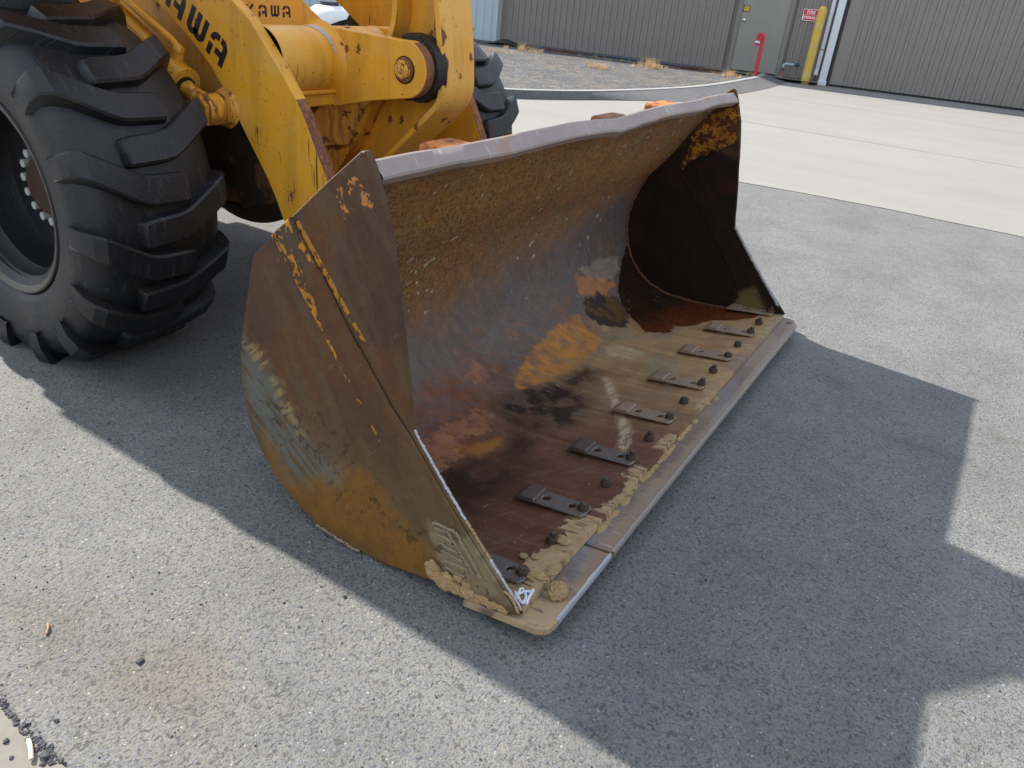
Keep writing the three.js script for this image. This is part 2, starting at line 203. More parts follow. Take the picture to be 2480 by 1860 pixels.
const bucketMaps = bake(2048, 1572, (u, v, o) => {
  const X = u * BW, S = v * SLEN, f = fbm(X * 130, S * 130, 3, 3), a = fbm(X * 5, S * 5, 5, 13), m = fbm(X * 22, S * 22, 4, 23), ds = fbm(X * 60 + S * 34, S * 14 - X * 8, 4, 33), gr = fbm(X * 90, S * 6, 4, 37);
  // upper sheet: pitted brown scale; middle: rubbed grey-violet steel; floor: slick brown, sandy towards the far side
  const up = sst(1.00, 1.36, S + 0.22 * (a - 0.5) + 0.10 * (m - 0.5) + 0.06 * Math.sin(X * 2)), fl = 1 - sst(0.52, 0.80, S + 0.20 * (a - 0.5) - 0.05 * (m - 0.5)), far = sst(0.75, 1.7, X + 0.5 * (a - 0.5) + 0.3 * S);
  o[0] = 0.125 + 0.05 * (ds - 0.5); o[1] = 0.092 + 0.035 * (ds - 0.5); o[2] = 0.080 + 0.03 * (ds - 0.5);
  over(o, 0.105, 0.092, 0.095, sst(0.5, 0.68, fbm(X * 9 + S * 5, S * 3 - X * 2, 4, 47)) * 0.6);
  const gq = fbm(X * 230, S * 230, 2, 75); over(o, 0.255 + 0.05 * (m - 0.5) + 0.12 * (gq - 0.5), 0.128 + 0.03 * (m - 0.5) + 0.06 * (gq - 0.5), 0.044 + 0.02 * (f - 0.5), up); over(o, 0.17, 0.12, 0.06, up * sst(0.45, 0.65, fbm(X * 3 + 2, S * 4, 3, 77)) * 0.5); over(o, 0.24, 0.095, 0.04, up * sst(0.5, 0.68, fbm(X * 5, S * 5 + 3, 4, 79)) * 0.45);
  over(o, mix(0.125, 0.37, far), mix(0.056, 0.232, far), mix(0.036, 0.110, far), fl);
  over(o, 0.21, 0.09, 0.06, fl * sst(0.54, 0.72, fbm(X * 4 + 7, S * 7, 4, 57)) * 0.45); over(o, 0.20, 0.19, 0.14, fl * far * sst(0.5, 0.7, fbm(X * 5 + 3, S * 12, 4, 67)) * 0.5);
  const drag = fbm(X * 46, S * 3.2, 5, 191); for (let q = 0; q < 3; q++) o[q] *= 1 + 0.55 * (drag - 0.5) * fl; over(o, 0.30, 0.235, 0.15, fl * sst(0.62, 0.76, fbm(X * 70, S * 4.5, 5, 193)) * 0.30 * (0.3 + 0.7 * far));
  let h = 0.5 + 0.10 * (gr - 0.5) + 0.12 * fl * (drag - 0.5), ro = mix(0.50, 0.40, fl);
  const pit = sst(0.50, 0.66, fbm(X * 120 + S * 30, S * 90 - X * 20, 3, 71)), fleck = sst(0.69, 0.73, fbm(X * 38 + S * 20, S * 30 - X * 14, 4, 81)), chalk = sst(0.885, 0.92, vn(X * 42 + S * 24, S * 30 - X * 18, 91)) * sst(0.45, 0.6, fbm(X * 6, S * 6, 3, 97));
  over(o, 0.11, 0.056, 0.02, up * pit * 0.55); over(o, 0.28, 0.11, 0.03, fleck * (0.75 * up + 0.12)); over(o, 0.45, 0.38, 0.30, chalk * (0.85 * sst(0.95, 1.15, S) + 0.08));
  h += up * (0.35 * (m - 0.5) - 0.35 * pit + 0.25 * fleck) + chalk * 0.1; ro = mix(ro, 0.86, up);
  const streak = sst(0.54, 0.72, fbm(X * 60 + S * 84, S * 16 - X * 10, 5, 101)) * sst(1.05, 0.80, S + 0.16 * (m - 0.5) + 0.1 * (a - 0.5)) * sst(0.42, 0.58, fbm(X * 4 + 9, S * 4, 3, 103)); over(o, 0.22, 0.085, 0.04, streak * (1 - fl) * 0.8); over(o, 0.21, 0.155, 0.12, sst(0.62, 0.75, fbm(X * 50 + S * 70, S * 14 - X * 9, 4, 105)) * (1 - up) * 0.25);
  let t = P_.redrust(X, S) * (0.45 + 0.55 * sst(0.35, 0.6, fbm(X * 16, S * 16, 4, 111))); over(o, 0.13 + 0.10 * m, 0.045 + 0.035 * m, 0.024, t * 0.8 * (0.5 + 0.5 * sst(0.38, 0.55, fbm(X * 70 + S * 60, S * 22 - X * 12, 5, 113)))); ro = mix(ro, 0.8, t); h += 0.15 * t * (m - 0.5);
  t = P_.black1(X, S) * (0.55 + 0.45 * sst(0.35, 0.6, m)); over(o, 0.022, 0.016, 0.013, t * 0.92); t = P_.black2(X, S) * (0.55 + 0.45 * sst(0.4, 0.6, fbm(X * 10, S * 14, 4, 121))); over(o, 0.025, 0.018, 0.013, t * 0.85);
  t = P_.tan(X, S); t *= 0.55 + 0.45 * sst(0.36, 0.52, fbm(X * 70 + S * 20, S * 18 - X * 5, 5, 133)); over(o, 0.48 + 0.2 * (m - 0.5), 0.20 + 0.11 * (m - 0.5), 0.042, t * (0.9 - 0.4 * sst(0.52, 0.68, fbm(X * 20, S * 20, 4, 131)))); ro = mix(ro, 0.9, t); h += 0.1 * t;
  t = P_.pale(X, S); over(o, 0.50, 0.37, 0.21, t * 0.7 * (0.4 + 0.6 * sst(0.4, 0.55, fbm(X * 60, S * 12, 4, 136)))); ro = mix(ro, 0.92, t);
  t = P_.trail(X, S) * (0.35 + 0.65 * sst(0.38, 0.5, fbm(X * 30, S * 120, 3, 141))); over(o, 0.52, 0.40, 0.25, t * 0.75); ro = mix(ro, 0.92, t);
  t = P_.grey(X, S); over(o, 0.30, 0.245, 0.18, t * 0.8 * (0.55 + 0.45 * sst(0.4, 0.6, fbm(X * 14, S * 30, 4, 138)))); ro = mix(ro, 0.9, t); h += 0.2 * t;
  t = P_.orange(X, S); over(o, 0.42 + 0.3 * (m - 0.5), 0.17 + 0.12 * (m - 0.5), 0.06, t * 0.75); ro = mix(ro, 0.9, t); h += 0.15 * t;
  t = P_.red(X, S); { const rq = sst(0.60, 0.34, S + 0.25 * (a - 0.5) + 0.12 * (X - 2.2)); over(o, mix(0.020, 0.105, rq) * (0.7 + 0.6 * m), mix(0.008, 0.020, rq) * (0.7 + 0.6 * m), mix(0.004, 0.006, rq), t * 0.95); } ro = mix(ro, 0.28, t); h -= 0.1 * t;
  t = P_.hole(X, S); { const q = sst(0.46, 0.68, m); over(o, 0.028 + 0.075 * q, 0.017 + 0.032 * q, 0.015, t * 0.9); } h -= 0.3 * t * (0.6 + 0.4 * m); ro = mix(ro, 0.6, t);
  t = Math.max(P_.salmon(X, S), P_.salmon2(X, S)); over(o, 0.30 + 0.2 * (m - 0.5), 0.135 + 0.1 * (m - 0.5), 0.075, t * (0.85 - 0.5 * sst(0.55, 0.7, fbm(X * 45, S * 45, 3, 151)))); ro = mix(ro, 0.9, t); h += 0.2 * t;
  t = P_.orange3(X, S); over(o, 0.40, 0.17, 0.035, t * 0.7);
  t = P_.mudA(X, S) * sst(0.24, 0.50, fbm(X * 110, S * 24, 5, 157) + (X < 0.36 ? 0.10 : 0)) * (X > 0.45 ? sst(0.38, 0.48, fbm(X * 7, 3, 3, 159)) : 1); over(o, 0.40 + 0.12 * (m - 0.5), 0.28 + 0.1 * (m - 0.5), 0.15 + 0.06 * (m - 0.5), t * 0.93); ro = mix(ro, 0.95, t); h += 0.3 * t * (0.6 + 0.5 * f);
  const scr = sst(0.86, 0.9, vn(X * 190, S * 26, 161)) * fl * far * sst(0.5, 0.6, a); over(o, 0.42, 0.36, 0.28, scr * 0.5);
  const spk = sst(0.965, 0.975, vn(X * 120, S * 120, 171)); over(o, 0.5, 0.45, 0.38, spk * 0.5);
  const mot = 1 + 0.34 * (fbm(X * 30, S * 30, 5, 181) - 0.5) + 0.22 * (fbm(X * 150, S * 150, 3, 183) - 0.5); o[0] *= mot; o[1] *= mot; o[2] *= mot; o[3] = h + 0.06 * (f - 0.5); o[4] = clamp(ro + 0.14 * (a - 0.5) + 0.1 * (f - 0.5));
}, { wrap: false });
const bucketM = new THREE.MeshPhysicalMaterial({ ...bucketMaps, bumpScale: 0.006, roughness: 1, specularIntensity: 0.5 });

// ---- bucket side plates: uv = ((z + 0.3) / 1.2, y / 1.2 + 0.05)
const plateBase = (z, y, o, sd) => { const f = fbm(z * 140, y * 140, 3, sd), a = fbm(z * 5, y * 5, 5, sd + 3), m = fbm(z * 24, y * 24, 4, sd + 7); o[0] = 0.082 + 0.03 * (a - 0.5) + 0.02 * (m - 0.5); o[1] = 0.042 + 0.016 * (a - 0.5) + 0.010 * (m - 0.5); o[2] = 0.022 + 0.008 * (a - 0.5); o[3] = 0.5 + 0.1 * (f - 0.5) + 0.1 * (m - 0.5); o[4] = 0.60 + 0.1 * (a - 0.5); return [f, a, m]; };
const lineD = (z, y, a, b) => { const ex = b[0] - a[0], ey = b[1] - a[1], l = Math.hypot(ex, ey), t = ((z - a[0]) * ex + (y - a[1]) * ey) / l; return [t, ((z - a[0]) * ey - (y - a[1]) * ex) / l]; };
const N_ = {
  blue: patchOf([[-0.20, 0.50], [-0.14, 0.45], [-0.07, 0.36], [0.00, 0.29], [0.07, 0.245], [0.14, 0.21], [0.10, 0.155], [0.02, 0.12], [-0.05, 0.11], [-0.10, 0.19], [-0.20, 0.27]], 0.035, 0.05, 12, 21),
  streak: patchOf([[-0.19, 0.47], [-0.13, 0.41], [-0.07, 0.35], [0.01, 0.25], [0.0, 0.30], [-0.06, 0.39], [-0.14, 0.47]], 0.035, 0.020, 26, 22),
  rust: patchOf([[-0.15, 0.24], [-0.09, 0.03], [0.08, -0.02], [0.24, -0.03], [0.47, 0.02], [0.40, 0.10], [0.30, 0.19], [0.18, 0.24], [0.08, 0.17], [-0.02, 0.13]], 0.05, 0.03, 9, 23),
  weld: patchOf([[0.44, 0.19], [0.56, 0.20], [0.70, 0.07], [0.47, 0.04]], 0.03, 0.02, 12, 24),
};
const nearPlateM = new THREE.MeshPhysicalMaterial({ roughness: 1, specularIntensity: 0.4, ...bake(1024, 1024, (u, v, o) => {
  const z = u * 1.2 - 0.3, y = (v - 0.05) * 1.2, [f, a, m] = plateBase(z, y, o, 203); let t;
  over(o, 0.115, 0.048, 0.016, sst(0.46, 0.62, fbm(z * 9, y * 7, 5, 205)) * 0.55); over(o, 0.055, 0.033, 0.022, sst(0.5, 0.64, fbm(z * 7 + 4, y * 6, 5, 207)) * 0.6); over(o, 0.10, 0.075, 0.045, sst(0.5, 0.66, fbm((z + y * 0.5) * 26, (y - z * 0.5) * 5, 4, 209)) * 0.35);
  t = sst(0.50, 0.15, y + 0.15 * (a - 0.5)); over(o, 0.115, 0.080, 0.036, t * 0.6); // clay film rubbed on by the ground
  t = N_.rust(z, y); over(o, 0.185 + 0.10 * (m - 0.5), 0.082 + 0.05 * (m - 0.5), 0.012, t * 0.8);
  t = N_.blue(z, y) * sst(0.34, 0.55, fbm((z * 0.62 + y * 0.78) * 80, (z * 0.78 - y * 0.62) * 9, 5, 211)); over(o, 0.105, 0.122, 0.108, t * 0.8);
  t = N_.streak(z, y) * sst(0.36, 0.52, fbm((z * 0.62 - y * 0.78) * 90, (z * 0.78 + y * 0.62) * 14, 4, 213)); over(o, 0.26, 0.18, 0.075, t * 0.8);
  // remains of yellow paint along the two welds
  let [s, d] = lineD(z, y, [0.007, 0.844], [0.361, 0.42]); d = d + 0.012; let rag = 0.5 * fbm(z * 60, y * 60, 4, 221) + 0.5 * fbm(z * 210 + y * 60, y * 120, 4, 223), w = 0.048 * Math.exp(-s / 0.12) + 0.005; t = s > -0.02 && s < 0.33 && d > -0.003 && d < w && rag > 0.475 + 0.10 * d / w ? 1 : 0; over(o, 0.44 + 0.2 * (m - 0.5), 0.19 + 0.1 * (m - 0.5), 0.022, t * 0.9); o[3] += 0.15 * t;
  [s, d] = lineD(z, y, [-0.057, 0.787], [0.466, 0.104]); d = -d + 0.006; w = 0.05 * Math.exp(-Math.pow(Math.max(0, s - 0.05) / 0.13, 2)) + 0.008; t = s > 0 && s < 0.55 && d > 0 && d < w && rag > 0.482 + 0.08 * d / w ? 1 : 0; over(o, 0.42 + 0.2 * (m - 0.5), 0.18 + 0.1 * (m - 0.5), 0.022, t * 0.9); o[3] += 0.15 * t;
  for (const [fz, fy, r] of [[0.19, 0.955, 0.013], [0.197, 0.965, 0.008], [0.16, 0.92, 0.015], [0.172, 0.892, 0.013], [0.185, 0.90, 0.01], [0.23, 0.93, 0.014], [0.18, 0.935, 0.006], [0.21, 0.955, 0.006]]) { const q = Math.hypot(z - fz, y - fy); if (q < r * 1.4 && q + (rag - 0.5) * 9 * r < r * 0.45) { over(o, 0.46, 0.19, 0.05, 0.9); } }
  t = N_.weld(z, y); over(o, 0.30, 0.24, 0.14, t * 0.5);
  const pits = sst(0.66, 0.72, fbm(z * 70, y * 70, 3, 231)) * sst(0.45, 0.6, fbm(z * 7, y * 7, 3, 237)) * sst(0.5, 0.3, y); over(o, 0.05, 0.028, 0.012, pits * 0.7);
  const sc = sst(0.93, 0.96, vn((z - y) * 160, (z + y) * 22, 241)); over(o, 0.2, 0.15, 0.11, sc * 0.25); const mt = 1 + 0.25 * (fbm(z * 60, y * 60, 4, 243) - 0.5) + 0.2 * (f - 0.5); o[0] *= mt; o[1] *= mt; o[2] *= mt;
}, { wrap: false }), bumpScale: 0.0012 });
const F_ = { yel: patchOf([[0.05, 0.64], [0.07, 0.78], [0.13, 0.90], [0.27, 0.965], [0.27, 0.86], [0.285, 0.80], [0.24, 0.765], [0.12, 0.71]], 0.02, 0.004, 20, 31), sand: patchOf([[0.46, 0.10], [0.52, 0.14], [0.60, 0.085], [0.64, 0.03], [0.45, 0.0]], 0.02, 0.02, 14, 32) };
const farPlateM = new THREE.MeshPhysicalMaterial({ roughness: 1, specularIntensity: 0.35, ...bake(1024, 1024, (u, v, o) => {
  const z = u * 1.2 - 0.3, y = (v - 0.05) * 1.2, [f, a, m] = plateBase(z, y, o, 303); let t; // lower part near black, its shade painted into the colour; rust and paint above
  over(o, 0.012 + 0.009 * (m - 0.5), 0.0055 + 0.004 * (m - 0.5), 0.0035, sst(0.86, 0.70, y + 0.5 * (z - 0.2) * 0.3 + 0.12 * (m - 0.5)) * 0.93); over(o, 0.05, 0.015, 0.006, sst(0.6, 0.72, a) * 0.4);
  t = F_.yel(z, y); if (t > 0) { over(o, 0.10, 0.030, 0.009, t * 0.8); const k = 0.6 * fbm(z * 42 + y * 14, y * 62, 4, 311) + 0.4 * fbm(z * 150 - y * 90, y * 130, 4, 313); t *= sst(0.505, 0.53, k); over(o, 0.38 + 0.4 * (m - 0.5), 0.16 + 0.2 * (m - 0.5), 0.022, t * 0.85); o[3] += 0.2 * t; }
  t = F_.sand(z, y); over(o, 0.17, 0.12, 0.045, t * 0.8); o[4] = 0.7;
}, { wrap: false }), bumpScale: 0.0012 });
const lipM = mat({ ...bake(1024, 64, (u, v, o) => { const X = u * 2.5, a = fbm(X * 8, v * 2, 4, 403), f = fbm(X * 140, v * 8, 3, 407), s = sst(0.80, 0.86, vn(X * 150 + v * 3, v * 3, 411)); o[0] = 0.28 + 0.09 * (a - 0.5); o[1] = 0.215 + 0.08 * (a - 0.5); o[2] = 0.19 + 0.07 * (a - 0.5); over(o, 0.55, 0.52, 0.50, s * 0.4 * sst(0.45, 0.55, a)); over(o, 0.30, 0.15, 0.08, sst(0.66, 0.74, a) * 0.6); o[3] = 0.5 + 0.3 * (f - 0.5); o[4] = 0.52 + 0.15 * (f - 0.5); }, { wrap: false }), bumpScale: 0.0008 });
const edgeM = mat({ ...bake(2048, 128, (u, v, o) => { // bolt-on edge: u along 2.5 m, v from the tip (0) to the joint (1)
  const X = u * 2.5, a = fbm(X * 5, v * 2, 5, 503), m = fbm(X * 40, v * 4, 4, 507), st = fbm(X * 160, v * 2.5, 3, 511), f = fbm(X * 160, v * 16, 3, 513);
  o[0] = 0.15 + 0.08 * (a - 0.5); o[1] = 0.095 + 0.05 * (a - 0.5); o[2] = 0.07 + 0.04 * (a - 0.5); over(o, 0.15, 0.155, 0.165, sst(0.48, 0.66, fbm(X * 3 + 5, v * 2, 4, 517)) * 0.8); over(o, 0.24, 0.17, 0.10, sst(0.5, 0.66, fbm(X * 6 + 3, v * 2 + 9, 4, 521)) * 0.6);
  over(o, 0.30, 0.21, 0.13, sst(0.33, 0.22, v + 0.25 * (st - 0.5)) * 0.6); over(o, 0.55, 0.50, 0.44, sst(0.72, 0.8, st) * sst(0.5, 0.1, v) * 0.55);
  const mud = Math.max(sst(0.19, 0.09, X + 0.22 * (m - 0.5) + 0.14 * (v - 0.5)) * sst(0.34, 0.56, m + 0.08 + 0.2 * (f - 0.5)), sst(0.80, 1.0, v + 0.7 * (m - 0.55)) * sst(0.45, 0.6, fbm(X * 4, 3, 3, 531)) * (X < 1.5 ? 1 : 0)); over(o, 0.38, 0.27, 0.145, mud * 0.9); o[3] = 0.45 + 0.2 * (f - 0.5) + 0.4 * mud * f + 0.15 * (st - 0.5); o[4] = mix(0.52 + 0.15 * (a - 0.5), 0.95, mud); }, { wrap: false }), bumpScale: 0.003 });
const blueSteelM = mat({ ...bake(256, 256, (u, v, o) => { const a = fbm(u * 5, v * 5, 5, 603, 5), m = fbm(u * 20, v * 20, 4, 607, 20); o[0] = 0.105 + 0.05 * (a - 0.5); o[1] = 0.092 + 0.045 * (a - 0.5); o[2] = 0.085 + 0.045 * (a - 0.5); over(o, 0.15, 0.09, 0.055, sst(0.5, 0.66, m) * 0.5); o[3] = m; o[4] = 0.5; }), bumpScale: 0.0015 });
const tanSteelM = mat({ map: blueSteelM.map, bumpMap: blueSteelM.bumpMap, bumpScale: 0.0015, color: rgb(2.1, 1.75, 1.25), roughness: 0.55 });

// ---------------------------------------------------------------- ground
{
  const line = (a, b, n, p) => Array.from({ length: n + 1 }, (_, i) => a + (b - a) * i / n);
  const xs = [-250, -90, -30, -10, -5, ...line(-3.5, 6, 190), 7, 8, 9.5, 11, 13, 16, 20, 40, 100, 260], zs = [-260, -90, -30, -14, ...line(-8, 6, 280), 8, 11, 16, 40, 100, 260];
  const pos = [], uv = [], col = [], idx = [];
  const blob = (x, z, a, b, rx, rz, an) => { const c = Math.cos(an), s = Math.sin(an), dx = x - a, dz = z - b, u = (dx * c + dz * s) / rx, v = (-dx * s + dz * c) / rz; return Math.exp(-(u * u + v * v)); };
  for (const z of zs) for (const x of xs) {
    pos.push(x, G, z); uv.push(x / 2.4, z / 2.4);
    let n = fbm(x * 0.9 + 50, z * 0.9 + 50, 4, 701), m = fbm(x * 4 + 50, z * 4 + 50, 4, 703), g = 0.86 + 0.24 * n + 0.12 * (m - 0.5) + 0.16 * (fbm(x * 0.8 + 9, z * 5 + 3, 4, 709) - 0.5), r = g, b = g, gg = g;
    // brown earth trodden into the surface, bottom left of the view, and a few drip marks in front of the bucket
    let e = 0.9 * (blob(x, z, -0.60, -0.10, 0.10, 0.22, 0.15) + blob(x, z, -0.57, 0.20, 0.10, 0.20, 0.1) + 0.7 * blob(x, z, -0.46, 0.16, 0.06, 0.12, 0.3) + 0.6 * blob(x, z, -0.66, -0.36, 0.10, 0.16, 0)) * sst(0.30, 0.58, 0.5 * m + 0.5 * fbm(x * 12, z * 12, 3, 705)); e = clamp(e);
    r = mix(r, r * 0.90, e); gg = mix(gg, gg * 0.80, e); b = mix(b, b * 0.70, e);
    for (const [a, c, rx, rz] of [[1.88, 1.22, 0.04, 0.10], [2.02, 1.5, 0.03, 0.45], [1.70, 1.42, 0.03, 0.16], [2.05, 1.05, 0.05, 0.06]]) { const d = blob(x, z, a, c, rx, rz, 0.12) * sst(0.3, 0.6, m); r *= 1 - 0.22 * d; gg *= 1 - 0.26 * d; b *= 1 - 0.30 * d; }
    const darkSpot = blob(x, z, 0.33, -1.0, 0.14, 0.2, 0) * sst(0.35, 0.5, n); r *= 1 - 0.5 * darkSpot; gg *= 1 - 0.5 * darkSpot; b *= 1 - 0.5 * darkSpot;  // darker blotch on the asphalt ahead of the near tyre
    col.push(r, gg, b);
  }
  const n = xs.length; for (let j = 0; j + 1 < zs.length; j++) for (let i = 0; i + 1 < n; i++) { const a = j * n + i; idx.push(a, a + n, a + 1, a + 1, a + n, a + n + 1); }
  const g = new THREE.BufferGeometry(); g.setAttribute('position', new THREE.Float32BufferAttribute(pos, 3)); g.setAttribute('uv', new THREE.Float32BufferAttribute(uv, 2)); g.setAttribute('color', new THREE.Float32BufferAttribute(col, 3)); g.setIndex(idx); g.computeVertexNormals();
  struct('road', g, mat({ ...asphaltMaps, bumpScale: 0.0026, roughness: 0.86, vertexColors: true }));
}
const sheetXZ = (pts, y, scale, sub = 0) => { const s = new THREE.Shape(pts.map(([x, z]) => new THREE.Vector2(x, -z))); const g = new THREE.ShapeGeometry(s); g.rotateX(-Math.PI / 2); g.translate(0, y, 0); const p = g.attributes.position, uv = new Float32Array(p.count * 2); for (let i = 0; i < p.count; i++) { uv[i * 2] = p.getX(i) / scale; uv[i * 2 + 1] = p.getZ(i) / scale; } g.setAttribute('uv', new THREE.BufferAttribute(uv, 2)); return g; };
const ragged = (pts, amp, step, sd) => { const o = []; for (let i = 0; i + 1 < pts.length; i++) { const [a, b] = pts[i], [c, d] = pts[i + 1], L = Math.hypot(c - a, d - b), n = Math.max(1, Math.round(L / step)); for (let k = 0; k < n; k++) { const t = k / n, w = (fbm((a + (c - a) * t) * 9, (b + (d - b) * t) * 9, 3, sd) - 0.5) * 2 * amp, nx = -(d - b) / L, nz = (c - a) / L; o.push([a + (c - a) * t + nx * w, b + (d - b) * t + nz * w]); } } o.push(pts[pts.length - 1]); return o; };
// shed frame: s along its wall (to the right in the view), q out towards the yard
const WA = new THREE.Vector3(17.127, G, -10.311), WE = new THREE.Vector3(0.17296, 0, 0.98493), WN = new THREE.Vector3(-0.98493, 0, 0.17296), WROT = -80.04 * Math.PI / 180;
const atWall = (s, q) => [WA.x + WE.x * s + WN.x * q, WA.z + WE.z * s + WN.z * q];
const bermLow = [[7.0, -5.6], [8.34, -4.45], [8.86, -4.12], [9.63, -3.76], [10.41, -3.35], [11.1, -3.02], [12.2, -2.90], [13.39, -2.88], [14.95, -2.89], [17.18, -3.0], [18.33, -3.15]];
const kerbIn = [[6.8, -6.0], [8.29, -4.46], [8.86, -4.13], [9.67, -3.80], [10.76, -3.52], [12.22, -3.28], [13.49, -3.20], [15.42, -3.24], [17.0, -3.32], [18.0, -3.50]].map(([x, z]) => [x - 0.05, z - 0.10]);
const kerbOut = kerbIn.map(([x, z], i, a) => { const [x2, z2] = a[Math.min(i + 1, a.length - 1)], [x1, z1] = a[Math.max(i - 1, 0)], L = Math.hypot(x2 - x1, z2 - z1); return [x + (z2 - z1) / L * 0.11, z - (x2 - x1) / L * 0.11]; });
struct('concrete_apron', sheetXZ([...ragged([[5.80, -7.5], [5.80, -0.52], [5.86, -0.1], [5.93, 0.66], [5.91, 1.74], [5.9, 20]], 0.012, 0.1, 5), atWall(32, 0.02), atWall(7.75, 0.02), [18.45, -3.25], ...[...bermLow].reverse().slice(0, -1), [7.0, -7.5]], G + 0.004, 5), mat({ ...concreteMaps, bumpScale: 0.002, roughness: 0.9, color: rgb(0.93, 0.90, 0.85) }));
{ const j = []; const joint = (a, b) => { const L = Math.hypot(b[0] - a[0], b[1] - a[1]), g = new THREE.PlaneGeometry(L, 0.012, Math.round(L * 3), 1); g.rotateX(-Math.PI / 2); const p = g.attributes.position; for (let i = 0; i < p.count; i++) p.setZ(i, p.getZ(i) + 0.004 * (fbm(p.getX(i) * 4, a[0], 3, 5) - 0.5)); g.rotateY(-Math.atan2(b[1] - a[1], b[0] - a[0])); g.translate((a[0] + b[0]) / 2, G + 0.0055, (a[1] + b[1]) / 2); j.push(g); }; joint([9.9, -2.6], [10.1, 12]); joint([14.1, -2.6], [14.3, 12]); joint([6.0, 2.6], [17.3, 2.0]); struct('expansion_joint', j, plain(0.10, 0.095, 0.088, 0.95)); }
function strip(A, B, ya, yb, scale, n = 8, jit = 0) { // sheet between two lines of points
  const R = (P) => { const c = new THREE.CatmullRomCurve3(P.map(([x, z]) => new THREE.Vector3(x, 0, z))); return c.getPoints(160); }; const a = R(A), b = R(B), pos = [], uv = [], idx = [];
  for (let i = 0; i <= 160; i++) for (let k = 0; k <= n; k++) { const t = k / n, y = mix(ya, yb, typeof jit === 'function' ? jit(t) : t), x = mix(a[i].x, b[i].x, t), z = mix(a[i].z, b[i].z, t), w = (k === 0 || k === n) ? 0 : 0.014 * (fbm(x * 6, z * 6, 3, 77) - 0.5); pos.push(x, y + w, z); uv.push(x / scale, z / scale); }
  for (let i = 0; i < 160; i++) for (let k = 0; k < n; k++) { const p = i * (n + 1) + k; idx.push(p, p + 1, p + n + 1, p + 1, p + n + 2, p + n + 1); }
  const g = new THREE.BufferGeometry(); g.setAttribute('position', new THREE.Float32BufferAttribute(pos, 3)); g.setAttribute('uv', new THREE.Float32BufferAttribute(uv, 2)); g.setIndex(idx); g.computeVertexNormals(); return g;
}
const gravelM = mat({ ...gravelMaps, bumpScale: 0.012, roughness: 0.95 });
struct('asphalt_berm', strip(bermLow.map(([x, z]) => [x + 0.02 * (fbm(x * 5, z * 5, 2, 3) - 0.5), z + 0.12 * (fbm(x * 2, z * 2, 3, 4) - 0.5)]), kerbIn, G + 0.008, G + 0.107, 1.6, 10, (t) => t), mat({ ...asphaltMaps, bumpScale: 0.008, roughness: 0.95, color: rgb(1.0, 1.0, 1.02) }));
struct('kerb', [strip(kerbIn, kerbOut, G + 0.115, G + 0.115, 2, 3), strip(kerbIn, kerbIn, G + 0.0, G + 0.115, 2, 1)], mat({ map: concreteMaps.map, color: rgb(1.15, 1.15, 1.13), roughness: 0.9 }));
{ // gravel bed between kerb and shed, falling towards the wall
  const far = kerbOut.map((_, i) => atWall(mix(-9, 7.7, Math.pow(i / (kerbOut.length - 1), 0.75)), 0.25)); struct('gravel_bed', strip(kerbOut, far, G + 0.105, G + 0.02, 2.2, 40), gravelM);
  struct('concrete_path', sheetXZ([atWall(5.3, 0), atWall(5.3, 0.5), atWall(7.9, 0.6), atWall(7.9, 0)], G + 0.075, 4), mat({ map: concreteMaps.map, color: rgb(0.62, 0.60, 0.55), roughness: 0.95 }));
}
const bedY = (x, z) => G + 0.07;
// concrete slab reaching the bottom left corner of the view
struct('concrete_slab', sheetXZ(ragged([[-0.785, 0.6], [-0.787, 0.05], [-0.790, -0.04], [-0.793, -0.7], [-3, -0.8], [-3, 0.6], [-0.785, 0.6]], 0.010, 0.010, 9), G + 0.006, 3), mat({ ...concreteMaps, bumpScale: 0.002, color: rgb(0.80, 0.74, 0.64), roughness: 0.95 }));

// ---------------------------------------------------------------- wheel loader
const loader = thing('wheel_loader', 'yellow wheel loader with black lug tyres and a rusty bucket lowered onto the asphalt', 'wheel loader');
const bucket = grp('bucket', loader); bucket.userData.label = 'wide rusty steel loader bucket, worn bare and stained inside';
const PROF = spline([[0.697, 0.055], [0.6, 0.038], [0.45, 0.014], [0.3, -0.002], [0.15, -0.004], [0.05, 0.008], [-0.03, 0.041], [-0.095, 0.094], [-0.143, 0.160], [-0.173, 0.235], [-0.187, 0.31], [-0.184, 0.39], [-0.163, 0.47], [-0.129, 0.545], [-0.07, 0.62], [-0.015, 0.69], [0.038, 0.772], [0.091, 0.852], [0.155, 0.925], [0.235, 0.96]], 6);
const lerpTab = (T, x) => { for (let i = 0; i + 1 < T.length; i++) if (x <= T[i + 1][0]) { const t = (x - T[i][0]) / (T[i + 1][0] - T[i][0]); return mix(T[i][1], T[i + 1][1], t * t * (3 - 2 * t)); } return T[T.length - 1][1]; };
const lipHi = (x) => 0.6 * lerpTab([[0, 0.0], [0.15, 0.002], [0.30, -0.004], [0.45, -0.002], [0.73, 0.001], [0.885, 0.003], [1.06, -0.005], [1.21, -0.015], [1.30, -0.013], [1.466, -0.004], [1.6, 0.002], [2.0, 0.003], [2.13, 0.009], [2.26, 0.010], [2.5, 0.006]], x);
const lipLo = (x) => 0.6 * lerpTab([[0, 0.0], [0.26, 0.001], [0.39, -0.005], [0.52, -0.009], [0.62, -0.005], [0.86, -0.001], [1.10, -0.009], [1.21, -0.020], [1.30, -0.018], [1.42, -0.008], [1.67, 0.004], [1.96, 0.0], [2.15, 0.009], [2.3, 0.009], [2.5, 0.002]], x);
const lipZ = (x) => 0.5 * lerpTab([[0, 0], [0.5, 0], [0.78, -0.004], [1.0, -0.012], [1.2, 0.004], [1.32, -0.010], [1.5, -0.016], [1.8, -0.008], [1.95, 0.002], [2.2, -0.008], [2.5, 0]], x);
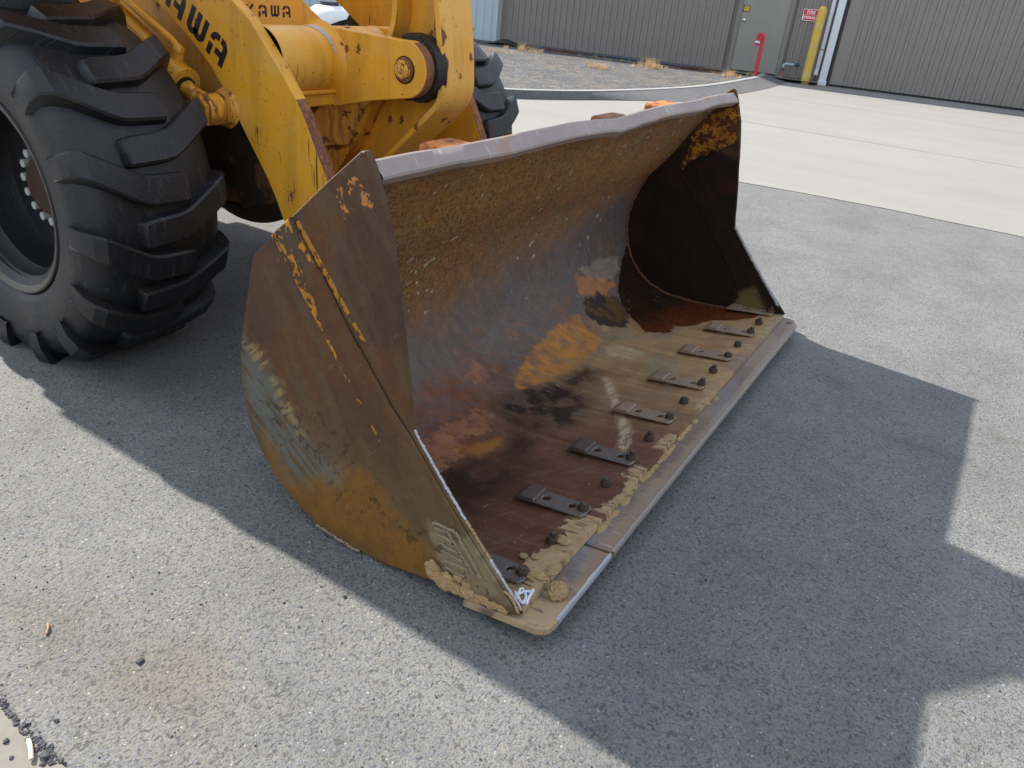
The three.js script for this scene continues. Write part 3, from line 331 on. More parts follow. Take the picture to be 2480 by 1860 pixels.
{
  const NX = 160, NS = PROF.length, th = 0.018, L = [0]; for (let i = 1; i < NS; i++) L.push(L[i - 1] + Math.hypot(PROF[i][0] - PROF[i - 1][0], PROF[i][1] - PROF[i - 1][1]));
  const face = (off) => { const pos = [], uv = [], idx = []; for (let j = 0; j < NS; j++) { const a = PROF[Math.max(j - 1, 0)], b = PROF[Math.min(j + 1, NS - 1)], tz = b[0] - a[0], ty = b[1] - a[1], l = Math.hypot(tz, ty), nz = -ty / l * -1, ny = -tz / l; // inward normal
      for (let i = 0; i <= NX; i++) { const x = 0.019 + 2.462 * i / NX, k = sst(1.45, 1.9, L[j]), d = (fbm(x * 3.2, L[j] * 3.2, 3, 811) - 0.5) * 0.013 * sst(0.05, 0.3, L[j]) * sst(0, 0.15, Math.min(x, 2.5 - x)) + off; pos.push(x, PROF[j][1] + ny * d + k * lipLo(x), PROF[j][0] + nz * d + k * lipZ(x)); uv.push(x / BW, L[j] / SLEN); } }
    for (let j = 0; j + 1 < NS; j++) for (let i = 0; i < NX; i++) { const p = j * (NX + 1) + i; idx.push(p, p + 1, p + NX + 1, p + 1, p + NX + 2, p + NX + 1); }
    const g = new THREE.BufferGeometry(); g.setAttribute('position', new THREE.Float32BufferAttribute(pos, 3)); g.setAttribute('uv', new THREE.Float32BufferAttribute(uv, 2)); g.setIndex(idx); g.computeVertexNormals(); return g; };
  const end = () => { const pos = [], uv = [], idx = [], a = PROF[0], b = PROF[1], tz = b[0] - a[0], ty = b[1] - a[1], l = Math.hypot(tz, ty), nz = ty / l, ny = -tz / l; for (let i = 0; i <= NX; i++) { const x = 0.019 + 2.462 * i / NX; for (const d of [0, -th]) { pos.push(x, a[1] + ny * d, a[0] + nz * d); uv.push(x / BW, 0.002); } } for (let i = 0; i < NX; i++) idx.push(i * 2, i * 2 + 1, i * 2 + 2, i * 2 + 1, i * 2 + 3, i * 2 + 2); const g = new THREE.BufferGeometry(); g.setAttribute('position', new THREE.Float32BufferAttribute(pos, 3)); g.setAttribute('uv', new THREE.Float32BufferAttribute(uv, 2)); g.setIndex(idx); g.computeVertexNormals(); return g; };
  obj('bucket_shell', [face(0), face(-th), end()], bucketM, bucket);
  // stiffened upper lip: a bar along the top, bent by use
  { const ring = (x) => { const h = lipHi(x), lo = lipLo(x), z = lipZ(x); return [[0.196 + z, 0.984 + h], [0.222 + z, 1.0065 + h], [0.228 + z, 1.0045 + h], [0.2545 + z, 0.978 + lo], [0.255 + z, 0.972 + lo], [0.232 + z, 0.953 + lo], [0.214 + z, 0.958 + lo]]; };
    const N = 200, pos = [], uv = [], idx = []; let acc; for (let i = 0; i <= N; i++) { const x = 0.02 + 2.46 * i / N, r = ring(x); acc = 0; r.push(r[0]); r.forEach(([z, y], k) => { if (k) acc += Math.hypot(z - r[k - 1][0], y - r[k - 1][1]); pos.push(x, y, z); uv.push(x / 2.5, acc / 0.16); }); }
    const M = 8; for (let i = 0; i < N; i++) for (let k = 0; k + 1 < M; k++) { const p = i * M + k; idx.push(p, p + M, p + 1, p + 1, p + M, p + M + 1); }
    const g = new THREE.BufferGeometry(); g.setAttribute('position', new THREE.Float32BufferAttribute(pos, 3)); g.setAttribute('uv', new THREE.Float32BufferAttribute(uv, 2)); g.setIndex(idx); obj('top_lip', toCreasedNormals(g.toNonIndexed(), 0.45), lipM, bucket); }
  const plateUV = (g) => { g = g.index ? g.toNonIndexed() : g; const p = g.attributes.position, uv = new Float32Array(p.count * 2); for (let i = 0; i < p.count; i++) { uv[i * 2] = (p.getZ(i) + 0.3) / 1.2; uv[i * 2 + 1] = p.getY(i) / 1.2 + 0.05; } g.setAttribute('uv', new THREE.BufferAttribute(uv, 2)); return g; };
  const front = [[0.213, 1.025], [0.222, 1.026], [0.233, 1.016], [0.2415, 1.0], [0.253, 0.975], [0.266, 0.938], [0.283, 0.894], [0.2935, 0.845], [0.303, 0.799], [0.313, 0.742], [0.3205, 0.687], [0.333, 0.625], [0.342, 0.57], [0.3515, 0.51], [0.358, 0.457], [0.366, 0.417]], low = [[0.425, 0.345], [0.525, 0.233], [0.611, 0.147], [0.700, 0.057]];
  const back = [[0.684, 0.038], [0.596, 0.022], [0.449, 0.012], [0.291, -0.016], [0.137, -0.021], [0.062, -0.006], [0.0, 0.018], [-0.058, 0.053], [-0.104, 0.090], [-0.140, 0.133], [-0.168, 0.175], [-0.188, 0.216], [-0.202, 0.264], [-0.209, 0.32], [-0.210, 0.38], [-0.206, 0.437], [-0.195, 0.49], [-0.18, 0.549], [-0.163, 0.61], [-0.146, 0.67], [-0.131, 0.718], [-0.057, 0.787], [0.006, 0.8435], [0.109, 0.937]];
  const outline = [...front, ...low, ...back];
  const np = obj('side_plate', plateUV(plateX(outline, 0, 0.02, 0.0025)), nearPlateM, bucket, 'rusty outer face of the side plate nearest the viewer, yellow paint left along its welds');
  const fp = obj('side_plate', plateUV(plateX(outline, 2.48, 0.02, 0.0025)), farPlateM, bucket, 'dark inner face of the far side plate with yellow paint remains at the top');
  obj('side_cutter', plateUV(plateX([[-0.057, 0.7865], [0.0055, 0.8425], [0.102, 0.724], [0.185, 0.612], [0.30, 0.474], [0.362, 0.414], [0.425, 0.342], [0.525, 0.230], [0.611, 0.144], [0.694, 0.058], [0.600, 0.025], [0.47, 0.095], [0.395, 0.22], [0.314, 0.337], [0.227, 0.457], [0.086, 0.674]], -0.009, 0.0088, 0.003)), nearPlateM, bucket, 'long cutter strip welded on the front of the plate');
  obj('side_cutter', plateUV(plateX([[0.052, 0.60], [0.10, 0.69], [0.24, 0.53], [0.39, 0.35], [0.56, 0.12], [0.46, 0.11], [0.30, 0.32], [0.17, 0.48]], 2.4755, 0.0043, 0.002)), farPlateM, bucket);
  // worn, bright edges and weld seams
  const wavy = (pts, x, r, sd, amp = 0.003, seg = 60) => { const c = new THREE.CatmullRomCurve3(pts.map(([z, y]) => new THREE.Vector3(x, y, z))), P = c.getPoints(seg).map((p, i) => [p.x + (fbm(i * 0.7, sd, 2, sd) - 0.5) * amp, p.y + (fbm(i * 0.9, sd + 3, 2, sd) - 0.5) * amp * 1.5, p.z + (fbm(i * 0.8, sd + 7, 2, sd) - 0.5) * amp * 1.5]); const g = tube(P, r, seg * 2, 7), q = g.attributes.position, n = g.attributes.normal; for (let i = 0; i < q.count; i++) { const w = (fbm(q.getZ(i) * 160, q.getY(i) * 160, 2, sd + 9) - 0.5) * r * 0.9; q.setXYZ(i, q.getX(i) + n.getX(i) * w, q.getY(i) + n.getY(i) * w, q.getZ(i) + n.getZ(i) * w); } return boxUV(g, 0.2); };
  obj('worn_edge', wavy([[0.367, 0.418], [0.425, 0.347], [0.48, 0.285], [0.525, 0.235]], 0.010, 0.0036, 3), mat({ map: bareSteelM.map, color: rgb(1.15, 1.12, 1.08), roughness: 0.5 }), bucket, 'bare bright lower edge of the plate');
  obj('worn_edge', wavy([[0.525, 0.235], [0.57, 0.190], [0.60, 0.159]], 0.010, 0.0036, 5), mudM, bucket);
  obj('worn_edge', wavy([[0.60, 0.159], [0.64, 0.118], [0.700, 0.057]], 0.010, 0.0036, 7), mat({ map: bareSteelM.map, color: rgb(1.15, 1.12, 1.08), roughness: 0.5 }), bucket);
  obj('worn_edge', wavy([[0.367, 0.418], [0.45, 0.32], [0.55, 0.21], [0.66, 0.09]], 2.482, 0.007, 9), mat({ map: bareSteelM.map, color: rgb(0.8, 0.8, 0.8), roughness: 0.6 }), bucket);
  const beads = [[[0.513, 0.21], [0.528, 0.192], [0.551, 0.165], [0.571, 0.142], [0.594, 0.111]], [[0.493, 0.198], [0.516, 0.173], [0.541, 0.145], [0.573, 0.114]], [[0.448, 0.204], [0.474, 0.207], [0.49, 0.206], [0.513, 0.21]], [[0.456, 0.193], [0.477, 0.194], [0.493, 0.198]], [[0.462, 0.174], [0.485, 0.177], [0.507, 0.173]], [[0.469, 0.154], [0.496, 0.151], [0.527, 0.15]], [[0.477, 0.134], [0.512, 0.132], [0.544, 0.133]], [[0.485, 0.108], [0.525, 0.112], [0.564, 0.116]], [[0.493, 0.09], [0.522, 0.088], [0.55, 0.091]]];
  const beadM = mat({ ...{ map: mudM.map, bumpMap: mudM.bumpMap }, color: rgb(0.62, 0.72, 0.95), bumpScale: 0.002, roughness: 0.8 });
  beads.forEach((b, i) => obj('weld_bead', wavy(b, -0.0105, 0.0045, 20 + i, 0.002, 24), beadM, bucket));
  obj('weld_seam', wavy([[0.007, 0.844], [0.102, 0.724], [0.185, 0.612], [0.30, 0.474]], -0.0035, 0.0025, 41, 0.002), nearPlateM, bucket); obj('weld_seam', wavy([[0.700, 0.06], [0.66, 0.10], [0.6, 0.045], [0.5, 0.025]], -0.004, 0.003, 43, 0.002), mudM, bucket);
  obj('weld_seam', wavy(PROF.slice(8, 80).map(([z, y]) => [z + 0.004, y + 0.002]), 2.474, 0.007, 45, 0.004, 90), mat({ map: rustMaps.map, color: rgb(0.55, 0.5, 0.45), roughness: 0.85 }), bucket);
  // white arc-weld scribble in the near front corner
  obj('weld_bead', [[[0.055, 0.655], [0.03, 0.69], [0.055, 0.685], [0.075, 0.66], [0.05, 0.665], [0.02, 0.678]], [[0.02, 0.64], [0.045, 0.66], [0.07, 0.675], [0.078, 0.69]], [[0.03, 0.70], [0.06, 0.692], [0.085, 0.688]]].map((p, i) => tube(p.map(([x, z]) => [x, 0.058 + (z - 0.697) * 0.112, z]), 0.004, 40, 6)), mat({ map: bareSteelM.map, color: rgb(1.9, 1.95, 2.05), roughness: 0.6 }), bucket, 'pale weld scribble in the near front corner');
  // bolted cutting edge in two lengths
  const yF = (z) => 0.055 + (z - 0.697) * 0.112;
  const flat = (pts, top, t, holes = [], bev = 0.002) => { const s = new THREE.Shape(pts.map(([x, z]) => new THREE.Vector2(x, -z))); for (const [hx, hz, hr] of holes) { const p = new THREE.Path(); p.absellipse(hx, -hz, hr, hr, 0, Math.PI * 2); s.holes.push(p); } const g = new THREE.ExtrudeGeometry(s, { depth: t - 2 * bev, bevelEnabled: true, bevelThickness: bev, bevelSize: bev, bevelOffset: -bev, bevelSegments: 1, curveSegments: 14 }); g.rotateX(-Math.PI / 2); const p = g.attributes.position; for (let i = 0; i < p.count; i++) p.setY(i, p.getY(i) + bev + top - t + yF(p.getZ(i))); g.computeVertexNormals(); return g; };
  const edgeUV = (g) => { g = g.index ? g.toNonIndexed() : g; const p = g.attributes.position, uv = new Float32Array(p.count * 2); for (let i = 0; i < p.count; i++) { uv[i * 2] = p.getX(i) / 2.5; uv[i * 2 + 1] = clamp((0.78 - p.getZ(i)) / 0.085, 0, 1) - 0.02 * (p.getY(i) < yF(p.getZ(i)) - 0.026 ? 1 : 0); } g.setAttribute('uv', new THREE.BufferAttribute(uv, 2)); return g; };
  obj('cutting_edge', edgeUV(flat([[-0.012, 0.55], [0.342, 0.55], [0.342, 0.780], [0.040, 0.781], [0.018, 0.778], [0.004, 0.768], [-0.005, 0.750]], -0.019, 0.024, [], 0.004)), edgeM, bucket, 'short near length of the cutting edge');
  obj('cutting_edge', edgeUV(flat([[0.3515, 0.55], [2.505, 0.55], [2.528, 0.70], [2.515, 0.735], [2.42, 0.779], [1.6, 0.781], [0.3515, 0.780]], -0.019, 0.024, [[2.43, 0.735, 0.012]], 0.004)), edgeM, bucket, 'long far length of the cutting edge');
  { const hi = mat({ map: bareSteelM.map, color: rgb(0.95, 0.96, 1.0), roughness: 0.45, metalness: 0.2 }), bev = (x0, x1) => { const n = 60, pos = [], idx = []; for (let i = 0; i <= n; i++) { const x = mix(x0, x1, i / n), w = 0.006 + 0.005 * fbm(x * 26, 3, 4, 61), t = 0.7815 + 0.0004; pos.push(x, yF(t) - 0.0175, t - w * 0.9, x, yF(t) - 0.021, t + 0.0012, x, yF(t) - 0.040, t - 0.001); } for (let i = 0; i < n; i++) for (let k = 0; k < 2; k++) { const p = i * 3 + k; idx.push(p, p + 1, p + 3, p + 1, p + 4, p + 3); } const g = new THREE.BufferGeometry(); g.setAttribute('position', new THREE.Float32BufferAttribute(pos, 3)); g.setIndex(idx); g.computeVertexNormals(); return boxUV(g, 0.2); }; obj('edge_bevel', bev(0.045, 0.341), hi, bucket, 'polished tip of the near cutting edge'); obj('edge_bevel', bev(0.3525, 2.40), mat({ map: bareSteelM.map, color: rgb(0.62, 0.55, 0.48), roughness: 0.5 }), bucket); }
  // bolts, straps, filled bolt holes
  const nutG = boxUV(mergeGeometries([clean(rod([0, 0, 0], [0, 0.016, 0], 0.0185, 0.017, 6)), clean(rod([0, 0.012, 0], [0, 0.03, 0], 0.0095, 0.0085, 12))]), 0.1), nutLow = boxUV(mergeGeometries([clean(rod([0, 0, 0], [0, 0.017, 0], 0.0185, 0.016, 6)), clean(rod([0, 0.012, 0], [0, 0.021, 0], 0.0095, 0.009, 12))]), 0.1);
  for (let k = 0; k < 15; k++) { const x = 0.121 + 0.1672 * k, n = obj('bolt', [4, 5, 8, 9, 12, 13, 14].includes(k) || k === 1 ? nutG : nutLow, darkSteelM, bucket); n.position.set(x, yF(0.625) + (k % 2 ? 0 : 0.008), k % 2 ? 0.627 : 0.634); n.rotation.set(0.11, hsh(k, 3, 3) * 1.0, hsh(k, 5, 3) * 0.1 - 0.05); }
  for (let k = 0; k < 15; k += 2) { const x = 0.121 + 0.1672 * k - 0.004, w = 0.036, st = bucket;
    obj('strap_plate', boxUV(flat([[x - w, 0.496], [x + w, 0.496], [x + w * 0.96, 0.645], [x + w * 0.5, 0.652], [x - w * 0.5, 0.652], [x - w * 0.96, 0.645]], 0.0085, 0.0085, [[x, 0.518, 0.0115], [x + 0.004, 0.600, 0.0105]], 0.004), 0.3, k), k > 5 ? tanSteelM : blueSteelM, st);
    const b = new THREE.Shape([[0.428, 0], [0.440, 0.012], [0.452, 0.0165], [0.492, 0.016], [0.497, 0.009], [0.497, 0]].map(([z, y]) => new THREE.Vector2(z, y))); const g = new THREE.ExtrudeGeometry(b, { depth: w * 1.9, bevelEnabled: true, bevelThickness: 0.004, bevelSize: 0.003, bevelOffset: -0.003, bevelSegments: 2 }); g.rotateY(-Math.PI / 2); g.translate(x + w * 0.95, 0, 0); const p = g.attributes.position; for (let i = 0; i < p.count; i++) p.setY(i, p.getY(i) + yF(p.getZ(i)) + 0.0003); g.computeVertexNormals(); obj('strap_block', boxUV(g, 0.3, k), k > 5 ? tanSteelM : mat({ ...{ map: blueSteelM.map, bumpMap: blueSteelM.bumpMap }, bumpScale: 0.0015, color: rgb(0.75, 0.62, 0.6), roughness: 0.55 }), st); }
  for (const [x, z] of [[0.192, 0.597], [0.205, 0.625]]) { const d = rod([x, yF(z) + 0.0004, z], [x, yF(z) + 0.0018, z], 0.0115, 0.010, 16); obj('bolt_hole', boxUV(d, 0.1), mudM, bucket); }
  { // caked soil: along the near lower edge, and drifted against the first bolts
    const lump = (x, y, z, r, sx, sy, sz, sd) => { const g = new THREE.IcosahedronGeometry(r, 4), p = g.attributes.position; for (let i = 0; i < p.count; i++) { const v = new THREE.Vector3().fromBufferAttribute(p, i), k = 1 + 0.9 * (fbm(v.x / r * 2 + sd, v.y / r * 2 + v.z / r * 1.7, 4, 951) - 0.5) + 0.55 * (fbm(v.x / r * 7 + sd, v.y / r * 7 + v.z / r * 6, 3, 953) - 0.5); p.setXYZ(i, x + v.x * k * sx, y + v.y * k * sy, z + v.z * k * sz); } g.computeVertexNormals(); return boxUV(g, 0.2, sd); };
    const L = []; for (let i = 0; i < 34; i++) { const t = Math.min(1, i / 30 + 0.05 * hsh(i, 6, 9)); L.push(lump(-0.005, mix(0.030, 0.046, t) + 0.020 * Math.exp(-t * 9) + 0.016 * (hsh(i, 1, 9) - 0.5), mix(0.442, 0.66, t), mix(0.018, 0.010, t) * (0.55 + 0.8 * hsh(i, 2, 9)), 0.55, 0.9, 1.2, i * 3.1)); }
    for (const [z, y, r] of [[0.452, 0.07, 0.014], [0.50, 0.062, 0.012], [0.53, 0.075, 0.010], [0.555, 0.066, 0.011]]) L.push(lump(-0.010, y, z, r, 0.5, 1, 1.3, z * 99));
    L.push(lump(0.139, yF(0.66) + 0.004, 0.662, 0.026, 0.8, 0.34, 1.3, 71), lump(0.30, yF(0.655) + 0.004, 0.652, 0.018, 0.8, 0.40, 1.5, 73), lump(0.18, yF(0.695), 0.69, 0.018, 1.5, 0.18, 0.8, 75));
    for (let i = 0; i < 40; i++) { const x = 0.40 + 1.1 * hsh(i, 7, 5); L.push(lump(x, yF(0.700) - 0.017, 0.703 + 0.008 * hsh(i, 9, 5), 0.004 + 0.006 * hsh(i, 8, 5), 2.6, 0.25, 1.1, i * 1.7)); }
    for (const [z0, z1, q] of [[0.055, 0.10, 51], [0.105, 0.15, 53], [0.155, 0.205, 55]]) obj('weld_bead', wavy([[z0, mix(0.000, -0.012, (z0 - 0.05) / 0.1)], [(z0 + z1) / 2, mix(-0.002, -0.012, (z0 - 0.03) / 0.1) - 0.003], [z1, mix(0.000, -0.014, Math.min(1, (z1 - 0.05) / 0.1))]], -0.003, 0.0042, q, 0.006, 30), beadM, bucket);
    const cm = obj('caked_soil', L, mudM, bucket); cm.userData.label = 'dry sandy soil caked on the near lower corner and along the cutting edge';
    const clod = obj('soil_clod', lump(0.118, yF(0.738) - 0.019 + 0.017, 0.738, 0.024, 1.1, 0.85, 1.0, 17), mudM); tag(clod, 'round clod of dry sandy soil lying on the near end of the cutting edge', 'soil clod');
  }
  // folded stop brackets on the back of the lip
  const stop = (x0, x1, y0, h, m, lab) => { const s = new THREE.Shape(); s.moveTo(x0, y0 - 0.012); s.lineTo(x0, y0 + h - 0.012); s.quadraticCurveTo(x0, y0 + h, x0 + 0.012, y0 + h); s.lineTo(x1 - 0.012, y0 + h); s.quadraticCurveTo(x1, y0 + h, x1, y0 + h - 0.012); s.lineTo(x1, y0 - 0.012); s.lineTo(x1 - 0.012, y0 - 0.012); s.lineTo(x1 - 0.012, y0 + h - 0.014); s.lineTo(x0 + 0.012, y0 + h - 0.014); s.lineTo(x0 + 0.012, y0 - 0.012); const g = new THREE.ExtrudeGeometry(s, { depth: 0.075, bevelEnabled: true, bevelThickness: 0.002, bevelSize: 0.002, bevelSegments: 1 }); g.translate(0, 0, 0.095); return obj('stop_bracket', boxUV(g, 0.5), m, bucket, lab); };
  const orangeM = mat({ ...{ map: yellowWornM.map, bumpMap: yellowWornM.bumpMap }, bumpScale: 0.0015, color: rgb(0.62, 0.40, 0.42), roughness: 0.75 });
  stop(0.345, 0.475, 0.958, 0.026, orangeM); stop(1.765, 1.96, 0.962, 0.027, orangeM);
  { const g = box(0.17, 0.03, 0.07, 1.39, 0.963, 0.12, 0.012); obj('stop_bracket', boxUV(g, 0.4), rustM, bucket); }
  // back of the bucket: box beams and hinge lugs
  for (const x of [0.70, 0.82, 1.66, 1.78]) obj('hinge_lug', boxUV(plateX([[-0.235, 0.10], [-0.215, 0.40], [-0.30, 0.30], [-0.36, 0.21], [-0.34, 0.15], [-0.28, 0.10]], x - 0.02, 0.04, 0.004), 1), yellowWornM, bucket);
}
// ---- lift arms and linkage
const armOutline = [[-1.027, 1.22], [-0.985, 1.194], [-0.943, 1.164], [-0.872, 1.094], [-0.811, 1.029], [-0.74, 0.943], [-0.70, 0.88], [-0.68, 0.84], [-0.64, 0.762], [-0.61, 0.705], [-0.56, 0.59], [-0.50, 0.45], [-0.43, 0.34], [-0.33, 0.29], [-0.285, 0.25], [-0.28, 0.20], [-0.31, 0.155], [-0.40, 0.14], [-0.52, 0.18], [-0.66, 0.27], [-0.76, 0.38], [-0.835, 0.517], [-0.87, 0.59], [-0.909, 0.655], [-0.983, 0.757], [-1.106, 0.93], [-1.162, 0.995], [-1.262, 1.075], [-1.436, 1.185], [-1.8, 1.40], [-2.25, 1.60], [-2.33, 1.70], [-2.28, 1.80], [-2.15, 1.84], [-1.8, 1.70], [-1.35, 1.44]];
const ribbon = (pts, w) => { const L = [], R = []; for (let i = 0; i < pts.length; i++) { const a = pts[Math.max(i - 1, 0)], b = pts[Math.min(i + 1, pts.length - 1)], l = Math.hypot(b[0] - a[0], b[1] - a[1]), nx = -(b[1] - a[1]) / l, ny = (b[0] - a[0]) / l; let k = 1; if (i > 0 && i < pts.length - 1) { const p = pts[i], l1 = Math.hypot(p[0] - a[0], p[1] - a[1]), l2 = Math.hypot(b[0] - p[0], b[1] - p[1]), d = ((p[0] - a[0]) * (b[0] - p[0]) + (p[1] - a[1]) * (b[1] - p[1])) / l1 / l2; k = 1 / Math.sqrt(Math.max(0.3, (1 + d) / 2)); } L.push([pts[i][0] + nx * w / 2 * k, pts[i][1] + ny * w / 2 * k]); R.push([pts[i][0] - nx * w / 2 * k, pts[i][1] - ny * w / 2 * k]); } return [...L, ...R.reverse()]; };
const arc = (cx, cy, r, a0, a1, n = 6) => Array.from({ length: n + 1 }, (_, i) => { const a = (a0 + (a1 - a0) * i / n) * Math.PI / 180; return [cx + r * Math.cos(a), cy + r * Math.sin(a)]; });
const LETTER = { // strokes in a box about 0.9 wide, 0.9 high
  A: [[[0.11, 0], [0.11, 0.42]], [[0.11, 0.56], ...arc(0.31, 0.60, 0.20, 170, 90, 4), [0.42, 0.80]], [[0.50, 0.80], ...arc(0.56, 0.58, 0.22, 80, 0, 5), [0.78, 0]], [[0.36, 0.34], [0.70, 0.34]]],
  W: [[[0.11, 0.9], [0.11, 0.32], ...arc(0.28, 0.30, 0.18, 180, 270, 5), ...arc(0.30, 0.30, 0.17, 280, 360, 5), [0.47, 0.9]], [[0.47, 0.32], ...arc(0.65, 0.30, 0.18, 190, 270, 5), ...arc(0.67, 0.30, 0.17, 280, 360, 5), [0.84, 0.9]]],
  K: [[[0.11, 0.9], [0.11, 0]], [[0.20, 0.46], [0.36, 0.50], [0.78, 0.9]], [[0.34, 0.46], [0.56, 0.36], [0.84, 0]]] };
const inkM = plain(0.012, 0.011, 0.014, 0.5);
function liftArm(x0, letters) {
  const a = grp('lift_arm', loader); obj('arm_plate', boxUV(plateX(armOutline, x0, 0.046, 0.003), 1, x0 * 3), yellowM, a);
  // front edge, rubbed down to rust lower on
  const E = armOutline.slice(0, 11), top = ribbon(E.slice(0, 6).map(([z, y]) => [z - 0.0005, y - 0.001]), 0.006), bot = ribbon(E.slice(5).map(([z, y]) => [z - 0.0005, y - 0.001]), 0.006);
  obj('edge_strip', boxUV(plateX(bot, x0 + 0.001, 0.044, 0), 0.4), rustM, a, 'front edge of the arm rubbed down to rust');
  const px = x0 < 1 ? x0 : x0 + 0.046, sg = x0 < 1 ? -1 : 1; obj('pin_boss', boxUV(latheX([[px - 0.005 * sg, 0.001], [px + sg * 0.03, 0.001], [px + sg * 0.03, 0.055], [px, 0.062]], 0.225, -0.355, 32), 0.5), yellowWornM, a);
  if (letters) 'KAWA'.split('').forEach((c, i) => { const u = [0.55, 0.835], r = [0.832, -0.555], k = 0.104, o = [-1.182 + r[0] * 0.119 * (i - 3), 1.046 + r[1] * 0.119 * (i - 3)]; obj('lettering', LETTER[c].map((st) => plateX(ribbon(st.map(([s, t]) => [o[0] + k * (s * r[0] + t * u[0]), o[1] + k * (s * r[1] + t * u[1])]), 0.0225), x0 - 0.0012, 0.0016, 0)), inkM, a); });
  return a;
}
liftArm(0.74, true).userData.label = 'yellow lift arm beside the tyre with black lettering'; liftArm(1.714, false);
{ // cross tube with its welded collar lip, and the pivot brackets
  const ct = grp('cross_tube', loader); obj('tube', boxUV(rod([0.785, 1.035, -0.957], [1.715, 1.035, -0.957], 0.118, 0.118, 64, true), 1), yellowM, ct);
  obj('tube_seam', boxUV(box(0.30, 0.016, 0.03, 0.93, 0.935, -0.885, 0.006), 1), yellowM, ct); obj('tube_gusset', boxUV(box(0.30, 0.05, 0.05, 0.94, 0.908, -0.91, 0.006), 1), yellowM, ct);
  { const pos = [], idx = [], n = 40, m = 10; for (let i = 0; i <= n; i++) { const t = i / n, a = mix(2.05, 0.32, t), w = mix(0.098, 0.018, Math.pow(t, 0.8)) * (0.86 + 0.28 * fbm(t * 16, 3, 3, 71)), x1 = 1.0705 - 0.012 * t * (0.6 + 0.8 * fbm(t * 20, 9, 3, 73)); for (let k = 0; k <= m; k++) { const x = x1 - w * (1 - k / m), r = 0.1188 + 0.0012 * (fbm(x * 160, a * 30, 3, 75) - 0.2); pos.push(x, 1.035 + r * Math.sin(a), -0.957 + r * Math.cos(a)); } } for (let i = 0; i < n; i++) for (let k = 0; k < m; k++) { const p = i * (m + 1) + k; idx.push(p, p + 1, p + m + 1, p + 1, p + m + 2, p + m + 1); } const g = new THREE.BufferGeometry(); g.setAttribute('position', new THREE.Float32BufferAttribute(pos, 3)); g.setIndex(idx); g.computeVertexNormals(); obj('bare_patch', boxUV(g, 0.25), mat({ ...{ map: bareSteelM.map, bumpMap: bareSteelM.bumpMap }, bumpScale: 0.004, color: rgb(1.25, 1.25, 1.3), roughness: 0.55 }), ct, 'patch of bare grey metal on top of the tube'); }
  obj('tube_collar', boxUV(latheX([[1.035, 0.1175], [1.05, 0.120], [1.064, 0.127], [1.0725, 0.140]], 1.035, -0.957, 64, 1.2), 1), yellowM, ct);
  const bo = [[-0.99, 1.153], [-0.85, 1.153], [-0.56, 1.1465], ...circ(-0.545, 1.052, 0.096, 18, 1.5, -1.35), [-0.70, 0.925], [-0.89, 0.876], [-0.98, 0.90], [-1.06, 1.0]];
  const bo2 = [[-0.99, 1.153], [-0.85, 1.153], [-0.70, 1.12], ...circ(-0.58, 1.052, 0.05, 12, 1.5, -1.35), [-0.70, 0.945], [-0.89, 0.876], [-0.98, 0.90], [-1.06, 1.0]];
  for (const x of [1.072, 1.372]) { const b = grp('pivot_bracket', loader); obj('bracket_plate', boxUV(plateX(x < 1.2 ? bo : bo2, x, 0.046, 0.003), 1, x), yellowM, b); if (x < 1.2) obj('bracket_rim', boxUV(plateX(ribbon(circ(-0.545, 1.052, 0.0945, 18, 1.2, -1.2), 0.006), x + 0.002, 0.042, 0), 0.3), rustM, b); }
  const pn = grp('pivot_pin', loader); obj('pin_head', boxUV(latheX([[1.050, 0.001], [1.050, 0.026], [1.053, 0.031], [1.0725, 0.031]], 1.052, -0.548, 32), 0.15), yellowWornM, pn); obj('pin_collar', boxUV(latheX([[1.066, 0.031], [1.066, 0.040], [1.073, 0.041]], 1.052, -0.548, 32), 0.2), rustM, pn); obj('pin_grease', latheX([[1.0705, 0.0405], [1.0705, 0.046], [1.0725, 0.047]], 1.050, -0.548, 32), greaseM, pn);
}
